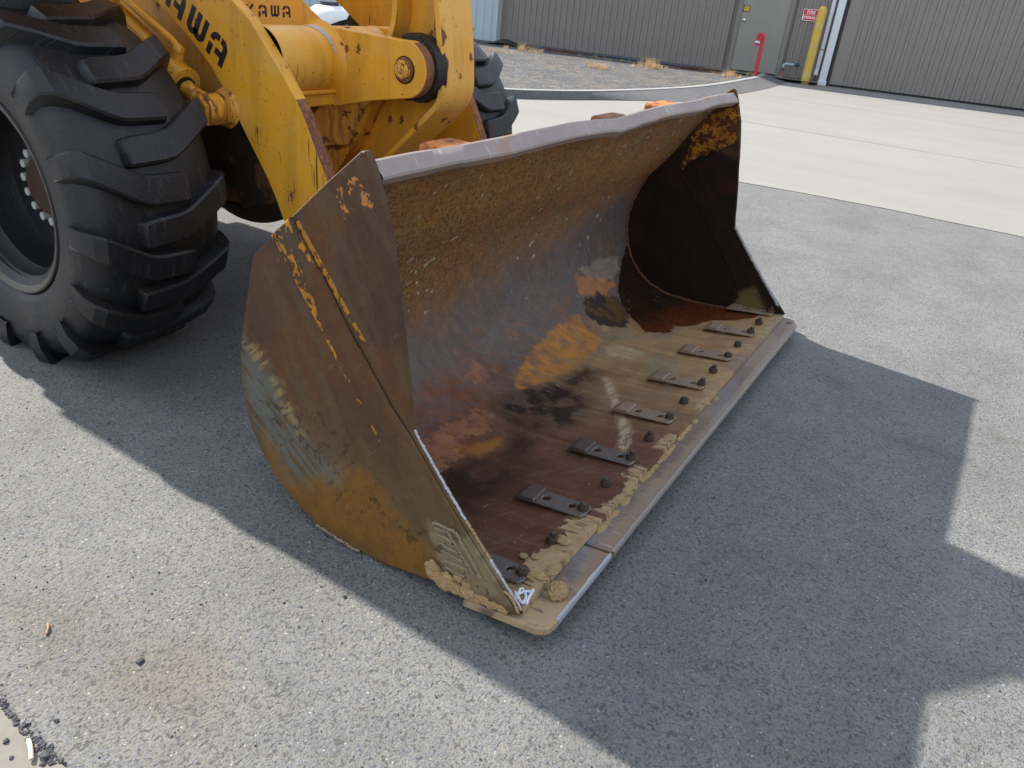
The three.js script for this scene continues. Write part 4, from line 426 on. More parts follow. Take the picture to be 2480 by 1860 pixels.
{ // bell crank: web, front and rear flange, greased boss
  const bc = grp('bell_crank', loader), F = spline([[-0.615, 1.95], [-0.555, 1.65], [-0.50, 1.38], [-0.482, 1.285], [-0.46, 1.15], [-0.447, 1.04], [-0.446, 0.985], [-0.460, 0.942], [-0.50, 0.898], [-0.58, 0.820], [-0.66, 0.742], [-0.86, 0.545], [-0.95, 0.45]], 6), Rr = spline([[-0.76, 1.95], [-0.71, 1.6], [-0.665, 1.266], [-0.69, 1.13], [-0.74, 0.98], [-0.81, 0.862], [-0.885, 0.739], [-0.99, 0.598], [-1.06, 0.52]], 6);
  obj('web', boxUV(plateX([...F, ...[...Rr].reverse()], 1.238, 0.024, 0), 1), yellowM, bc);
  obj('front_flange', boxUV(plateX(ribbon(F, 0.022), 1.15, 0.20, 0.003), 1, 0.3), mat({ ...yellowPaint(0.28, 83), bumpScale: 0.0012 }), bc, 'long front face of the bell crank with chipped paint');
  obj('rear_flange', boxUV(plateX(ribbon(Rr.slice(0, 26), 0.022), 1.15, 0.20, 0.003), 1, 0.6), yellowM, bc); obj('rear_flange', boxUV(plateX(ribbon(Rr.slice(26), 0.022), 1.17, 0.16, 0.003), 1, 0.6), yellowWornM, bc);
  obj('boss', boxUV(latheX([[1.125, 0.05], [1.125, 0.098], [1.375, 0.098], [1.375, 0.05]], 1.052, -0.548, 48), 0.5), greaseM, bc);
  { const g = latheX([[1.119, 0.06], [1.119, 0.112], [1.165, 0.118], [1.19, 0.105]], 1.055, -0.545, 72), p = g.attributes.position; for (let i = 0; i < p.count; i++) { const y = p.getY(i) - 1.055, z = p.getZ(i) + 0.545, a = Math.atan2(y, z), r = Math.hypot(y, z), k = 1 + (r > 0.1 ? 0.16 * (fbm(a * 6, p.getX(i) * 40, 3, 61) - 0.5) : 0); p.setY(i, 1.055 + y * k); p.setZ(i, -0.545 + z * k); } obj('grease_ring', boxUV(g, 0.3), greaseM, bc); }
  for (const x of [1.10, 1.30]) obj('clevis', boxUV(plateX(circ(-0.69, 1.93, 0.11, 24), x, 0.10, 0.004), 1), yellowM, bc);
  { const s = new THREE.Shape([[0.62, 1.66], [0.95, 1.86], [0.97, 2.12], [1.36, 2.14], [1.42, 1.72], [1.30, 1.60], [0.70, 1.58]].map(([x, y]) => new THREE.Vector2(x, y))), g = new THREE.ExtrudeGeometry(s, { depth: 0.03, bevelEnabled: false }); g.translate(0, 0, -0.735); obj('added_shadow_plate', boxUV(g, 1), yellowM, bc); }  // added out of view, shaped to cast the wide shadow ahead of the bucket
  const tc = grp('tilt_cylinder', loader); obj('barrel', boxUV(rod([1.25, 1.93, -1.25], [1.25, 1.85, -2.2], 0.075, 0.075, 24), 1), yellowM, tc); obj('piston_rod', rod([1.25, 1.93, -0.69], [1.25, 1.93, -1.25], 0.038, 0.038, 20), plain(0.5, 0.5, 0.5, 0.2, 0.9), tc);
}
{ // lift cylinder squeezed between tyre and near arm
  const lc = grp('lift_cylinder', loader), X = 0.67, e = [X, 0.862, -1.098], d = new THREE.Vector3(0, 0.44, -0.898).normalize(), at = (t, r = 0, u = 0) => [X + u, e[1] + d.y * t + r * 0.898, e[2] + d.z * t + r * 0.44];
  obj('barrel', boxUV(mergeGeometries([clean(rod(at(0.148), at(0.60), 0.062, 0.062, 40)), clean(rod(at(0.142), at(0.156), 0.0655, 0.0655, 40)), clean(rod(at(0.175), at(0.18), 0.0635, 0.0635, 40))]), 1), yellowM, lc);
  obj('gland', rod(at(0.130), at(0.1435), 0.036, 0.036, 28), greaseM, lc); obj('piston_rod', boxUV(rod(at(0.04), at(0.141), 0.029, 0.029, 28), 0.4), yellowWornM, lc);
  obj('rod_eye', boxUV(mergeGeometries([clean(plateX(circ(e[2], e[1], 0.054, 32), X - 0.03, 0.068, 0.006)), clean(rod(at(0.03), at(0.085), 0.040, 0.030, 28))]), 0.5), yellowWornM, lc);
  obj('eye_boss', boxUV(latheX([[X + 0.038, 0.02], [X + 0.038, 0.056], [X + 0.062, 0.060], [X + 0.071, 0.07]], e[1], e[2], 36), 0.5), yellowWornM, lc);
  obj('keeper_plate', boxUV(plateX([[e[2] - 0.034, e[1] - 0.045], [e[2] + 0.034, e[1] - 0.045], [e[2] + 0.040, e[1] + 0.02], [e[2] + 0.01, e[1] + 0.052], [e[2] - 0.034, e[1] + 0.05]], X - 0.047, 0.015, 0.003), 0.4), yellowWornM, lc); obj('pin_end', boxUV(latheX([[X - 0.058, 0.001], [X - 0.058, 0.022], [X - 0.046, 0.025]], e[1] - 0.004, e[2], 24), 0.2), greaseM, lc);
  obj('oil_pipe', boxUV(tube([at(0.215, 0.055, 0.01), at(0.215, 0.088, 0.01), at(0.235, 0.101, 0.01), at(0.28, 0.104, 0.01), at(0.40, 0.10, 0.01), at(0.62, 0.10, 0.01)], 0.014, 60, 14), 0.6), yellowM, lc); obj('pipe_fitting', boxUV(mergeGeometries([clean(rod(at(0.213, 0.05, 0.01), at(0.213, 0.082, 0.01), 0.022, 0.019, 20)), clean(new THREE.SphereGeometry(0.021, 16, 12).translate(...at(0.217, 0.092, 0.01)))]), 0.4), yellowM, lc);
}
{ // front frame between the arms
  const f = grp('front_frame', loader); const plateZ = (pts, z, t) => { const s = new THREE.Shape(pts.map(([x, y]) => new THREE.Vector2(x, y))), g = new THREE.ExtrudeGeometry(s, { depth: t - 0.006, bevelEnabled: true, bevelThickness: 0.003, bevelSize: 0.003, bevelOffset: -0.003, bevelSegments: 1 }); g.translate(0, 0, z - t + 0.003); return boxUV(g, 1, z); };
  const pl = obj('cross_plate', plateZ([[0.80, 0.98], [1.70, 0.98], [1.70, 1.12], [1.44, 1.121], [1.37, 1.126], [1.31, 1.142], [1.187, 1.225], [1.0, 1.36], [0.80, 1.36]], -1.15, 0.03), yellowM, f);
  'KAWA'.split('').forEach((c, i) => { const k = 0.0445, o = [0.903 + 0.0585 * i, 1.162]; obj('lettering', LETTER[c].map((st) => { const s = new THREE.Shape(ribbon(st.map(([a, b]) => [o[0] + k * a, o[1] + k * b]), 0.0085).map(([x, y]) => new THREE.Vector2(x, y))), g = new THREE.ExtrudeGeometry(s, { depth: 0.0016, bevelEnabled: false }); g.translate(0, 0, -1.1503); return g; }), inkM, f); });
  obj('front_plate', plateZ([[0.885, 0.705], [1.50, 0.655], [1.50, 0.95], [0.885, 0.95]], -1.10, 0.03), yellowWornM, f); obj('front_plate', plateZ([[0.885, 0.50], [1.20, 0.50], [1.20, 0.72], [0.885, 0.72]], -1.145, 0.03), yellowWornM, f); obj('front_plate', plateZ([[1.30, 0.50], [1.65, 0.50], [1.65, 0.72], [1.30, 0.72]], -1.145, 0.03), yellowWornM, f);
  obj('tower_plate', boxUV(plateX([[-1.12, 0.80], [-1.13, 1.0], [-1.30, 1.35], [-1.9, 1.72], [-2.3, 1.85], [-2.5, 1.75], [-2.5, 0.80]], 0.84, 0.04, 0.003), 1), yellowM, f); obj('tower_plate', boxUV(plateX([[-1.12, 0.80], [-1.13, 1.0], [-1.9, 1.0], [-2.4, 1.0], [-2.5, 1.75], [-2.5, 0.80]], 1.62, 0.04, 0.003), 1), yellowM, f);
  for (const x of [0.83, 1.63]) obj('frame_side', boxUV(plateX([[-0.99, 0.52], [-0.955, 0.57], [-0.97, 0.78], [-1.1, 0.80], [-2.4, 0.80], [-2.4, 0.44], [-1.3, 0.47], [-1.1, 0.49]], x, 0.05, 0.006), 0.6), grimeM, f);
  obj('belly_plate', boxUV(box(0.76, 0.04, 1.3, 1.25, 0.47, -1.85), 1), grimeM, f);
  const ax = grp('front_axle', loader); obj('axle_housing', boxUV(rod([0.50, 0.556, -1.57], [2.0, 0.556, -1.57], 0.115, 0.115, 28), 0.5), darkSteelM, ax); { const g = new THREE.SphereGeometry(0.27, 32, 20); g.scale(0.9, 1.0, 1.05); g.translate(1.25, 0.52, -1.54); obj('differential', boxUV(g, 0.5), darkSteelM, ax); }
  { const g = latheX([[0.64, 0.05], [0.64, 0.20], [0.68, 0.225], [0.72, 0.225], [0.74, 0.20], [0.82, 0.16]], 0.54, -1.54, 40); obj('brake_housing', boxUV(g, 0.5), grimeM, ax); for (let i = 0; i < 12; i++) { const a = i / 12 * 6.283; obj('bolt', rod([0.71, 0.54 + 0.21 * Math.sin(a), -1.54 + 0.21 * Math.cos(a)], [0.75, 0.54 + 0.21 * Math.sin(a), -1.54 + 0.21 * Math.cos(a)], 0.014, 0.014, 6), darkSteelM, ax); } }
  // working parts that stand behind the view and throw its shadows: mudguards, rear body, cab
  for (const m of [0, 1]) { const q = (x) => m ? 2.655 - x : x, s = new THREE.Shape([[q(0.165), 2.95], [q(0.105), 0.90], [q(0.60), 0.90], [q(0.60), 2.95]].map(([x, y]) => new THREE.Vector2(x, y))), g = new THREE.ExtrudeGeometry(s, { depth: 0.03, bevelEnabled: false }); g.rotateX(-Math.PI / 2); g.translate(0, 1.45, 0); obj('mudguard', boxUV(g, 1), yellowM, loader); }
  obj('rear_body', boxUV(box(1.16, 0.95, 2.3, 1.25, 1.30, -4.35, 0.06), 1), yellowM, loader); obj('rear_frame', boxUV(box(0.86, 0.40, 2.9, 1.25, 0.72, -3.9, 0.03), 1), yellowM, loader);
  const cab = grp('cab', loader); obj('cab_floor', boxUV(box(1.38, 0.55, 1.45, 1.25, 1.35, -3.05, 0.03), 1), yellowM, cab); obj('cab_roof', boxUV(box(1.44, 0.12, 1.5, 1.25, 2.84, -3.05, 0.04), 1), yellowM, cab); for (const [x, z] of [[0.60, -2.38], [1.90, -2.38], [0.60, -3.72], [1.90, -3.72]]) obj('cab_post', boxUV(box(0.08, 1.24, 0.08, x, 2.21, z, 0.01), 1), yellowM, cab); obj('cab_seat', boxUV(box(0.5, 0.7, 0.5, 1.25, 1.95, -3.2, 0.08), 1), rubberM, cab);
}
// ---- wheels: directional lugs, deep dished rim
function makeWheel(mirror) {
  const w = new THREE.Group(); w.name = 'wheel'; const R = 0.632, Rb = 0.590, Wd = 0.515, m = (x) => mirror ? -x : x; // local: x = 0 at the outer tread shoulder, growing inwards
  const prof = [[0.045, 0.350], [0.030, 0.365], [0.022, 0.385], [0.012, 0.42], [0.004, 0.46], [0.004, 0.50], [0.014, 0.548], [0.034, 0.573], [0.07, Rb], [0.16, Rb + 0.006], [Wd / 2, Rb + 0.008], [Wd - 0.16, Rb + 0.006], [Wd - 0.07, Rb], [Wd - 0.034, 0.573], [Wd - 0.014, 0.548], [Wd - 0.004, 0.50], [Wd - 0.004, 0.46], [Wd - 0.012, 0.42], [Wd - 0.022, 0.385], [Wd - 0.045, 0.35]];
  const carcass = clean(latheX(prof.map(([x, r]) => [m(x), r]), 0, 0, 160, 0.7));
  const lugs = []; const N = 15;
  for (const side of [0, 1]) for (let k = 0; k < N; k++) {
    const ph = (k + (side ? 0.5 : 0)) / N * Math.PI * 2;
    // path across the tread: [from shoulder, along the rim (m, forward = down at the front), half width, top radius, root radius]
    const path = [[-0.004, -0.072, 0.034, 0.484, 0.474], [-0.011, -0.068, 0.038, 0.550, 0.49], [0.002, -0.062, 0.041, 0.600, 0.50], [0.030, -0.048, 0.045, R - 0.005, 0.54], [0.085, -0.014, 0.046, R, 0.57], [0.150, 0.026, 0.047, R, 0.575], [0.190, 0.046, 0.047, R + 0.001, 0.578], [0.225, 0.052, 0.046, R + 0.001, 0.578], [0.325, 0.056, 0.045, R + 0.001, 0.578], [0.345, 0.058, 0.042, R - 0.002, 0.578], [0.353, 0.058, 0.039, R - 0.014, 0.578], [0.361, 0.058, 0.036, 0.588, 0.578]];
    const pos = [], idx = [], C = 6;
    path.forEach(([x, c, h, rt, rb]) => { const xx = m(side ? Wd - x : x), bev = Math.min(0.007, (rt - rb) * 0.5 + 0.0005), dr = 0.010; const sec = [[-h - dr, rb], [-h - 0.002, rt - bev], [-h + 0.006, rt], [h - 0.006, rt], [h + 0.002, rt - bev], [h + dr, rb]]; for (const [cc, r] of sec) { const a = ph + (c + cc) / R; pos.push(xx, r * Math.cos(a), r * Math.sin(a)); } });
    const flip = (side === 1) !== !!mirror; for (let i = 0; i + 1 < path.length; i++) for (let j = 0; j + 1 < C; j++) { const a = i * C + j, b = a + C; flip ? idx.push(a, a + 1, b, a + 1, b + 1, b) : idx.push(a, b, a + 1, a + 1, b, b + 1); }
    const g = new THREE.BufferGeometry(); g.setAttribute('position', new THREE.Float32BufferAttribute(pos, 3)); g.setIndex(idx); lugs.push(clean(toCreasedNormals(g.toNonIndexed(), 0.45)));
  }
  // wrap uv: along the rim and across, in metres
  const t = mergeGeometries([carcass, ...lugs]), p = t.attributes.position, uv = new Float32Array(p.count * 2); for (let i = 0; i < p.count; i += 3) { let a0 = 0; for (let k = 0; k < 3; k++) { let a = Math.atan2(p.getZ(i + k), p.getY(i + k)); if (k === 0) a0 = a; else { if (a - a0 > Math.PI) a -= Math.PI * 2; if (a0 - a > Math.PI) a += Math.PI * 2; } const r = Math.hypot(p.getY(i + k), p.getZ(i + k)); uv[(i + k) * 2] = a * 0.6 / 0.63; uv[(i + k) * 2 + 1] = (p.getX(i + k) + (0.62 - r) * 0.8) / 0.63; } } t.setAttribute('uv', new THREE.BufferAttribute(uv, 2));
  obj('tyre', t, rubberM, w);
  const rimM = mat({ color: rgb(0.007, 0.0065, 0.007), roughness: 0.5, bumpMap: rustMaps.bumpMap, bumpScale: 0.0008 });
  obj('rim', boxUV(latheX([[0.060, 0.300], [0.046, 0.318], [0.036, 0.330], [0.030, 0.345], [0.036, 0.352], [0.05, 0.349], [0.046, 0.335], [0.058, 0.318], [0.075, 0.296], [0.11, 0.288], [0.125, 0.278], [0.20, 0.275], [0.235, 0.262], [0.240, 0.15], [0.236, 0.10], [0.22, 0.0]].map(([x, r]) => [m(x), r]), 0, 0, 96, 0.5), 0.4), rimM, w);
  obj('rim_flange', boxUV(latheX([[0.062, 0.309], [0.046, 0.3185], [0.0355, 0.330], [0.0295, 0.344], [0.031, 0.349]].map(([x, r]) => [m(x), r]), 0, 0, 96, 0.6), 0.3), mat({ map: bareSteelM.map, color: rgb(0.26, 0.22, 0.18), roughness: 0.45, metalness: 0.3 }), w, 'rim edge rubbed to bare metal');
  obj('hub', boxUV(latheX([[0.236, 0.108], [0.21, 0.106], [0.195, 0.098], [0.19, 0.0]].map(([x, r]) => [m(x), r]), 0, 0, 48, 0.5), 0.3), mat({ map: rustMaps.map, color: rgb(0.16, 0.12, 0.10), roughness: 0.7 }), w, 'rust flecked hub cover');
  const nutM = plain(0.40, 0.41, 0.38, 0.5), nut = clean(rod([m(0.238), 0, 0], [m(0.198), 0, 0], 0.0165, 0.0155, 6)); for (let i = 0; i < 15; i++) { const a = i / 15 * 6.2832 + 0.12, n = obj('wheel_nut', nut, nutM, w); n.position.set(0, 0.128 * Math.cos(a), 0.128 * Math.sin(a)); }
  return w;
}
{
  const a = makeWheel(false), b = makeWheel(true); loader.add(a, b); a.position.set(0.075, 0.560, -1.535); b.position.set(2.58, 0.560, -1.54); a.rotation.x = 0.06; b.rotation.x = 0.03;
  const c = a.clone(), d = b.clone(); loader.add(c, d); c.position.z = d.position.z = -4.2;
}

// ---------------------------------------------------------------- the shed behind
const shed = thing('metal_shed', 'long grey ribbed metal shed with a plain door and a wide ribbed sliding door', 'shed'); shed.position.copy(WA); shed.rotation.y = WROT;
const HW = 3.7; // eaves
function ribbed(s0, s1, y0, y1, q, pitch, rw, rd, ph = 0) { // vertical ribs, profile in (s, q)
  const pr = [[s0, 0]]; for (let s = s0 + ph; s + rw < s1; s += pitch) if (s > s0 + 0.004) pr.push([s, 0], [s + rw * 0.22, rd], [s + rw * 0.78, rd], [s + rw, 0]); pr.push([s1, 0]);
  const pos = [], uv = [], idx = []; let u = 0; pr.forEach(([s, d], i) => { if (i) u += Math.hypot(s - pr[i - 1][0], d - pr[i - 1][1]); for (const y of [y0, y1]) { pos.push(s, y, q + d); uv.push(u / 2, y / 2); } });
  for (let i = 0; i + 1 < pr.length; i++) idx.push(i * 2, i * 2 + 2, i * 2 + 1, i * 2 + 1, i * 2 + 2, i * 2 + 3);
  const g = new THREE.BufferGeometry(); g.setAttribute('position', new THREE.Float32BufferAttribute(pos, 3)); g.setAttribute('uv', new THREE.Float32BufferAttribute(uv, 2)); g.setIndex(idx); return toCreasedNormals(g.toNonIndexed(), 0.2);
}
obj('wall', ribbed(-0.2, 5.70, 0.075, HW, 0.02, 0.1605, 0.060, 0.036, 0.22), sheetM, shed); obj('wall', ribbed(7.10, 7.80, 0.085, HW, 0.02, 0.1605, 0.060, 0.036, 0.06), sheetM, shed); obj('wall', [box(13, HW, 0.1, 5.8, HW / 2, -0.08), ribbed(5.7, 7.1, 2.2, HW, 0.02, 0.1605, 0.060, 0.036, 0.1)], sheetM, shed); obj('wall', ribbed(20, 34, 0.07, HW, 0.02, 0.1605, 0.060, 0.036, 0.1), sheetM, shed);
obj('plinth', boxUV(box(13.2, 0.16, 0.10, 5.1, 0.0, 0.0), 2), mat({ map: concreteMaps.map, color: rgb(0.52, 0.47, 0.38), roughness: 0.95 }), shed);
obj('roof', boxUV(box(46, 0.10, 9, 12, HW + 0.06, -4.35), 2), trimM, shed); obj('wall', box(46, HW, 0.1, 12, HW / 2, -8.6), sheetM, shed);
{ const d = grp('door', shed); obj('door_leaf', boxUV(box(1.035, 2.05, 0.045, 6.415, 0.10 + 1.03, 0.035, 0.004), 2), doorM, d); obj('door_frame', [boxUV(box(0.10, 2.2, 0.09, 5.845, 1.15, 0.035, 0.006), 2), boxUV(box(0.10, 2.2, 0.09, 6.985, 1.15, 0.035, 0.006), 2), boxUV(box(1.24, 0.1, 0.09, 6.415, 2.22, 0.035, 0.006), 2)], trimM, d);
  obj('door_sill', box(1.05, 0.02, 0.10, 6.415, 0.085, 0.05), plain(0.03, 0.03, 0.03, 0.7), d);
  obj('handle', [rod([5.985, 1.165, 0.05], [5.985, 1.165, 0.085], 0.018, 0.016, 16), new THREE.SphereGeometry(0.034, 20, 14).scale(1, 1, 0.75).translate(5.985, 1.165, 0.10), rod([5.985, 1.165, 0.056], [5.985, 1.165, 0.064], 0.038, 0.036, 20)], plain(0.75, 0.75, 0.76, 0.2, 0.9), d);
  for (const y of [1.16, 0.5]) obj('hinge', rod([6.936, y - 0.055, 0.065], [6.936, y + 0.055, 0.065], 0.009, 0.009, 10), plain(0.05, 0.05, 0.05, 0.6), d);
  { const c = document.createElement('canvas'); c.width = 128; c.height = 128; const x = c.getContext('2d'); x.fillStyle = '#141310'; x.fillRect(0, 0, 128, 128); x.fillStyle = '#d8c21c'; x.fillRect(14, 24, 100, 78); x.fillStyle = '#15140f'; x.font = 'bold 30px sans-serif'; x.textAlign = 'center'; x.fillRect(38, 36, 52, 8); x.fillRect(36, 50, 56, 24); x.fillStyle = '#d8c21c'; x.fillRect(44, 55, 40, 5); x.fillRect(44, 64, 40, 5); x.fillStyle = '#15140f'; x.fillRect(46, 84, 44, 7); x.fillStyle = '#d8c21c'; x.fillRect(20, 8, 88, 6); x.fillRect(20, 112, 88, 6); const t = new THREE.CanvasTexture(c); t.colorSpace = THREE.SRGBColorSpace; const g = new THREE.BoxGeometry(0.135, 0.145, 0.003); g.translate(5.99, 1.40, 0.060); obj('door_sticker', g, mat({ map: t, roughness: 0.5 }), d, 'small black and yellow warning sticker'); } }
{ const d = grp('sliding_door', shed); obj('door_skin', ribbed(8.16, 20, 0.05, HW - 0.2, 0.06, 0.2015, 0.070, 0.042, 0.30), sheetM, d); obj('door_backing', box(11.9, HW - 0.25, 0.03, 14.1, HW / 2 + 0.02, 0.03), trimM, d); obj('bottom_seal', box(11.86, 0.035, 0.03, 14.09, 0.032, 0.05), plain(0.012, 0.011, 0.02, 0.7), d); }
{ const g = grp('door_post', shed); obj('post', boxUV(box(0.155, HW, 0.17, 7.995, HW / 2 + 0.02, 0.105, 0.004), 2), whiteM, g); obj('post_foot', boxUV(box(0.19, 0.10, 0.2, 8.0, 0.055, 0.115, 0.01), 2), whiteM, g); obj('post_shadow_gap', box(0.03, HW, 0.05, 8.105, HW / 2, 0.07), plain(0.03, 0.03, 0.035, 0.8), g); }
{ const g = grp('downpipe', shed); obj('pipe', rod([7.826, 0.30, 0.115], [7.826, HW, 0.115], 0.043, 0.043, 24), mat({ color: rgb(0.62, 0.62, 0.68), roughness: 0.45 }), g); obj('pipe_shoe', [rod([7.826, 0.31, 0.115], [7.815, 0.20, 0.17], 0.044, 0.045, 24, true), rod([7.826, 0.74, 0.115], [7.826, 0.78, 0.115], 0.047, 0.047, 24)], mat({ color: rgb(0.58, 0.58, 0.64), roughness: 0.45 }), g); obj('pipe_clip', rod([7.826, 0.725, 0.115], [7.826, 0.745, 0.115], 0.0485, 0.0485, 24), plain(0.16, 0.16, 0.19, 0.5), g); }
const wallLocal = (o, s, y, q) => { o.position.set(WA.x + WE.x * s + WN.x * q, G + y, WA.z + WE.z * s + WN.z * q); o.rotation.y = WROT; return o; };
{ const c = document.createElement('canvas'); c.width = 512; c.height = 360; const x = c.getContext('2d'); x.fillStyle = '#efe6e2'; x.fillRect(0, 0, 512, 360); x.fillStyle = '#c01f35'; x.fillRect(16, 16, 480, 328); x.fillStyle = '#f6efec'; x.fillRect(16, 172, 480, 156); x.fillStyle = '#c01f35'; x.fillRect(30, 180, 452, 148); x.textAlign = 'center'; x.fillStyle = '#f8f0ee'; x.font = 'bold 138px sans-serif'; x.fillText('FIRE', 256, 146, 280); x.font = 'bold 122px sans-serif'; x.fillText('HYDRANT', 256, 300, 436);
  const t = new THREE.CanvasTexture(c); t.colorSpace = THREE.SRGBColorSpace; const sg = thing('hydrant_sign', 'red and white FIRE HYDRANT sign on the wall beside the yellow bollard', 'sign'); wallLocal(sg, 7.40, 1.40, 0.055); obj('sign_panel', new THREE.BoxGeometry(0.345, 0.235, 0.004), mat({ map: t, roughness: 0.45 }), sg); for (const dx of [-0.12, 0.12]) obj('screw', rod([dx, 0.10, 0.001], [dx, 0.10, 0.006], 0.006, 0.005, 10), plain(0.4, 0.4, 0.4, 0.4, 0.8), sg); }
{ const b = thing('bollard', 'yellow round steel bollard standing before the white door post', 'bollard'); b.position.set(18.05, G, -2.718); const prof = [[0.001, 1.60], [0.05, 1.59], [0.078, 1.565], [0.091, 1.52], [0.092, 1.4], [0.092, 0.0]].map(([r, y]) => new THREE.Vector2(r, y)).reverse(); obj('post', boxUV(new THREE.LatheGeometry(prof, 36), 1), mat({ ...yellowPaint(-0.4, 143, 256), bumpScale: 0.0004, color: rgb(0.80, 1.12, 2.2) }), b); obj('base_collar', boxUV(new THREE.CylinderGeometry(0.105, 0.115, 0.012, 32).translate(0, 0.006, 0), 1), mat({ map: concreteMaps.map, roughness: 0.95 }), b); }
{ const h = thing('fire_hydrant', 'red standpipe fire hydrant with a handwheel and white capped outlet', 'hydrant'); wallLocal(h, 0, 0, 0); h.position.set(17.62, G + 0.075, -3.75); const red = mat({ color: rgb(0.55, 0.035, 0.045), roughness: 0.45 });
  obj('standpipe', [rod([0, 0, 0], [0, 0.80, 0], 0.042, 0.040, 20), rod([0, 0, 0], [0, 0.02, 0], 0.07, 0.07, 20)], red, h); { const c = new THREE.TorusGeometry(0.048, 0.036, 14, 24, Math.PI); c.rotateY(0); c.translate(-0.048, 0.80, 0); obj('bend', c, red, h); }
  obj('valve_body', [rod([-0.096, 0.80, 0], [-0.10, 0.66, 0.01], 0.036, 0.046, 20), new THREE.SphereGeometry(0.052, 20, 14).translate(-0.098, 0.72, 0.0), rod([-0.1, 0.645, 0.01], [-0.1, 0.61, 0.012], 0.05, 0.05, 20)], red, h);
  obj('outlet_cap', [rod([-0.10, 0.70, 0.01], [-0.102, 0.655, 0.02], 0.055, 0.055, 24)], plain(0.72, 0.70, 0.74, 0.5), h);
  { const t = new THREE.TorusGeometry(0.058, 0.009, 10, 30); const g = [t]; for (let i = 0; i < 4; i++) { const a = i * Math.PI / 4; g.push(rod([-0.056 * Math.cos(a), -0.056 * Math.sin(a), 0], [0.056 * Math.cos(a), 0.056 * Math.sin(a), 0], 0.006, 0.006, 8)); } g.push(rod([0, 0, -0.09], [0, 0, 0.012], 0.014, 0.014, 12)); const w = obj('handwheel', g, red, h); w.position.set(-0.075, 0.80, 0.11); } }
{ const p = thing('water_pipe', 'pale blue bent water pipe rising by the wall behind the kerb end', 'pipe'); wallLocal(p, 7.08, 0.06, 0.22); obj('pipe', tube([[0, 0.02, 0], [0, 0.20, 0], [0.008, 0.275, 0], [0.05, 0.300, 0], [0.15, 0.303, 0.0], [0.24, 0.305, 0]], 0.026, 60, 14), mat({ color: rgb(0.36, 0.44, 0.47), roughness: 0.5 }), p); obj('lagging', [rod([0.235, 0.305, 0], [0.33, 0.306, -0.10], 0.033, 0.033, 16), rod([0, 0.15, 0], [0, 0.22, 0], 0.03, 0.03, 16)], plain(0.06, 0.06, 0.065, 0.7), p); obj('valve', rod([0, 0.04, 0], [0, 0.15, 0], 0.030, 0.030, 16), plain(0.35, 0.08, 0.07, 0.5), p); obj('foot', boxUV(box(0.10, 0.07, 0.10, 0, 0.0, 0, 0.01), 1), mat({ map: concreteMaps.map, roughness: 0.95 }), p); }
{ // drain channel along the sliding door, with its grating
  const d = struct('drain_channel', box(12.4, 0.03, 0.16, 14.1, 0.0, 0), plain(0.02, 0.02, 0.024, 0.8)); d.position.set(WA.x + WN.x * 1.35, G - 0.006, WA.z + WN.z * 1.35); d.rotation.y = WROT; const bars = []; for (let i = 0; i < 200; i++) bars.push(box(0.030, 0.006, 0.15, 8.0 + i * 0.0615, 0.019, 0)); bars.push(box(12.4, 0.008, 0.015, 14.1, 0.0185, 0.078), box(12.4, 0.008, 0.015, 14.1, 0.0185, -0.078)); const gr = obj('drain_grating', bars, mat({ color: rgb(0.30, 0.30, 0.33), roughness: 0.5, metalness: 0.3 }), d); gr.userData.kind = 'stuff'; }
{ // neighbouring pale shed, standing a little forward
  const s = thing('pale_shed', 'pale blue green ribbed metal shed end against the grey shed', 'shed'); wallLocal(s, 0, 0, 0); obj('wall', ribbed(-14, -0.10, 0.06, 3.2, 0.28, 0.22, 0.09, 0.035, 0.05), paleM, s); obj('corner_trim', boxUV(box(0.06, 3.2, 0.30, -0.095, 1.62, 0.165, 0.004), 2), paleM, s); obj('roof', boxUV(box(14.2, 0.08, 5, -7.05, 3.26, -2.1), 2), paleM, s); obj('wall', [box(13.8, 3.1, 0.06, -7.05, 1.6, 0.22)], paleM, s); obj('base_rail', boxUV(box(13.9, 0.05, 0.12, -7.02, 0.03, 0.22), 2), trimM, s);
  const rb = thing('rubber_belt', 'old black conveyor belt slumped along the foot of the pale shed', 'rubber belt'); wallLocal(rb, 0, 0, 0); const pos = [], idx = [], nx = 60, nz = 10; for (let i = 0; i <= nx; i++) for (let k = 0; k <= nz; k++) { const t = i / nx, u = k / nz, s0 = mix(-3.2, 1.05, t), hgt = 0.02 + 0.24 * sst(0.75, 0.2, t) * Math.sin(Math.PI * (0.2 + 0.8 * u)) + 0.15 * Math.exp(-Math.pow((t - 0.84) / 0.09, 2)) * Math.sin(Math.PI * Math.min(1, 0.15 + u)) + 0.03 * (fbm(s0 * 4, u * 4, 3, 5) - 0.5); pos.push(s0, hgt, 0.85 - 0.5 * u); } for (let i = 0; i < nx; i++) for (let k = 0; k < nz; k++) { const p = i * (nz + 1) + k; idx.push(p, p + nz + 1, p + 1, p + 1, p + nz + 1, p + nz + 2); } const g = new THREE.BufferGeometry(); g.setAttribute('position', new THREE.Float32BufferAttribute(pos, 3)); g.setIndex(idx); g.computeVertexNormals(); obj('belt', boxUV(g, 0.63), rubberM, rb); }
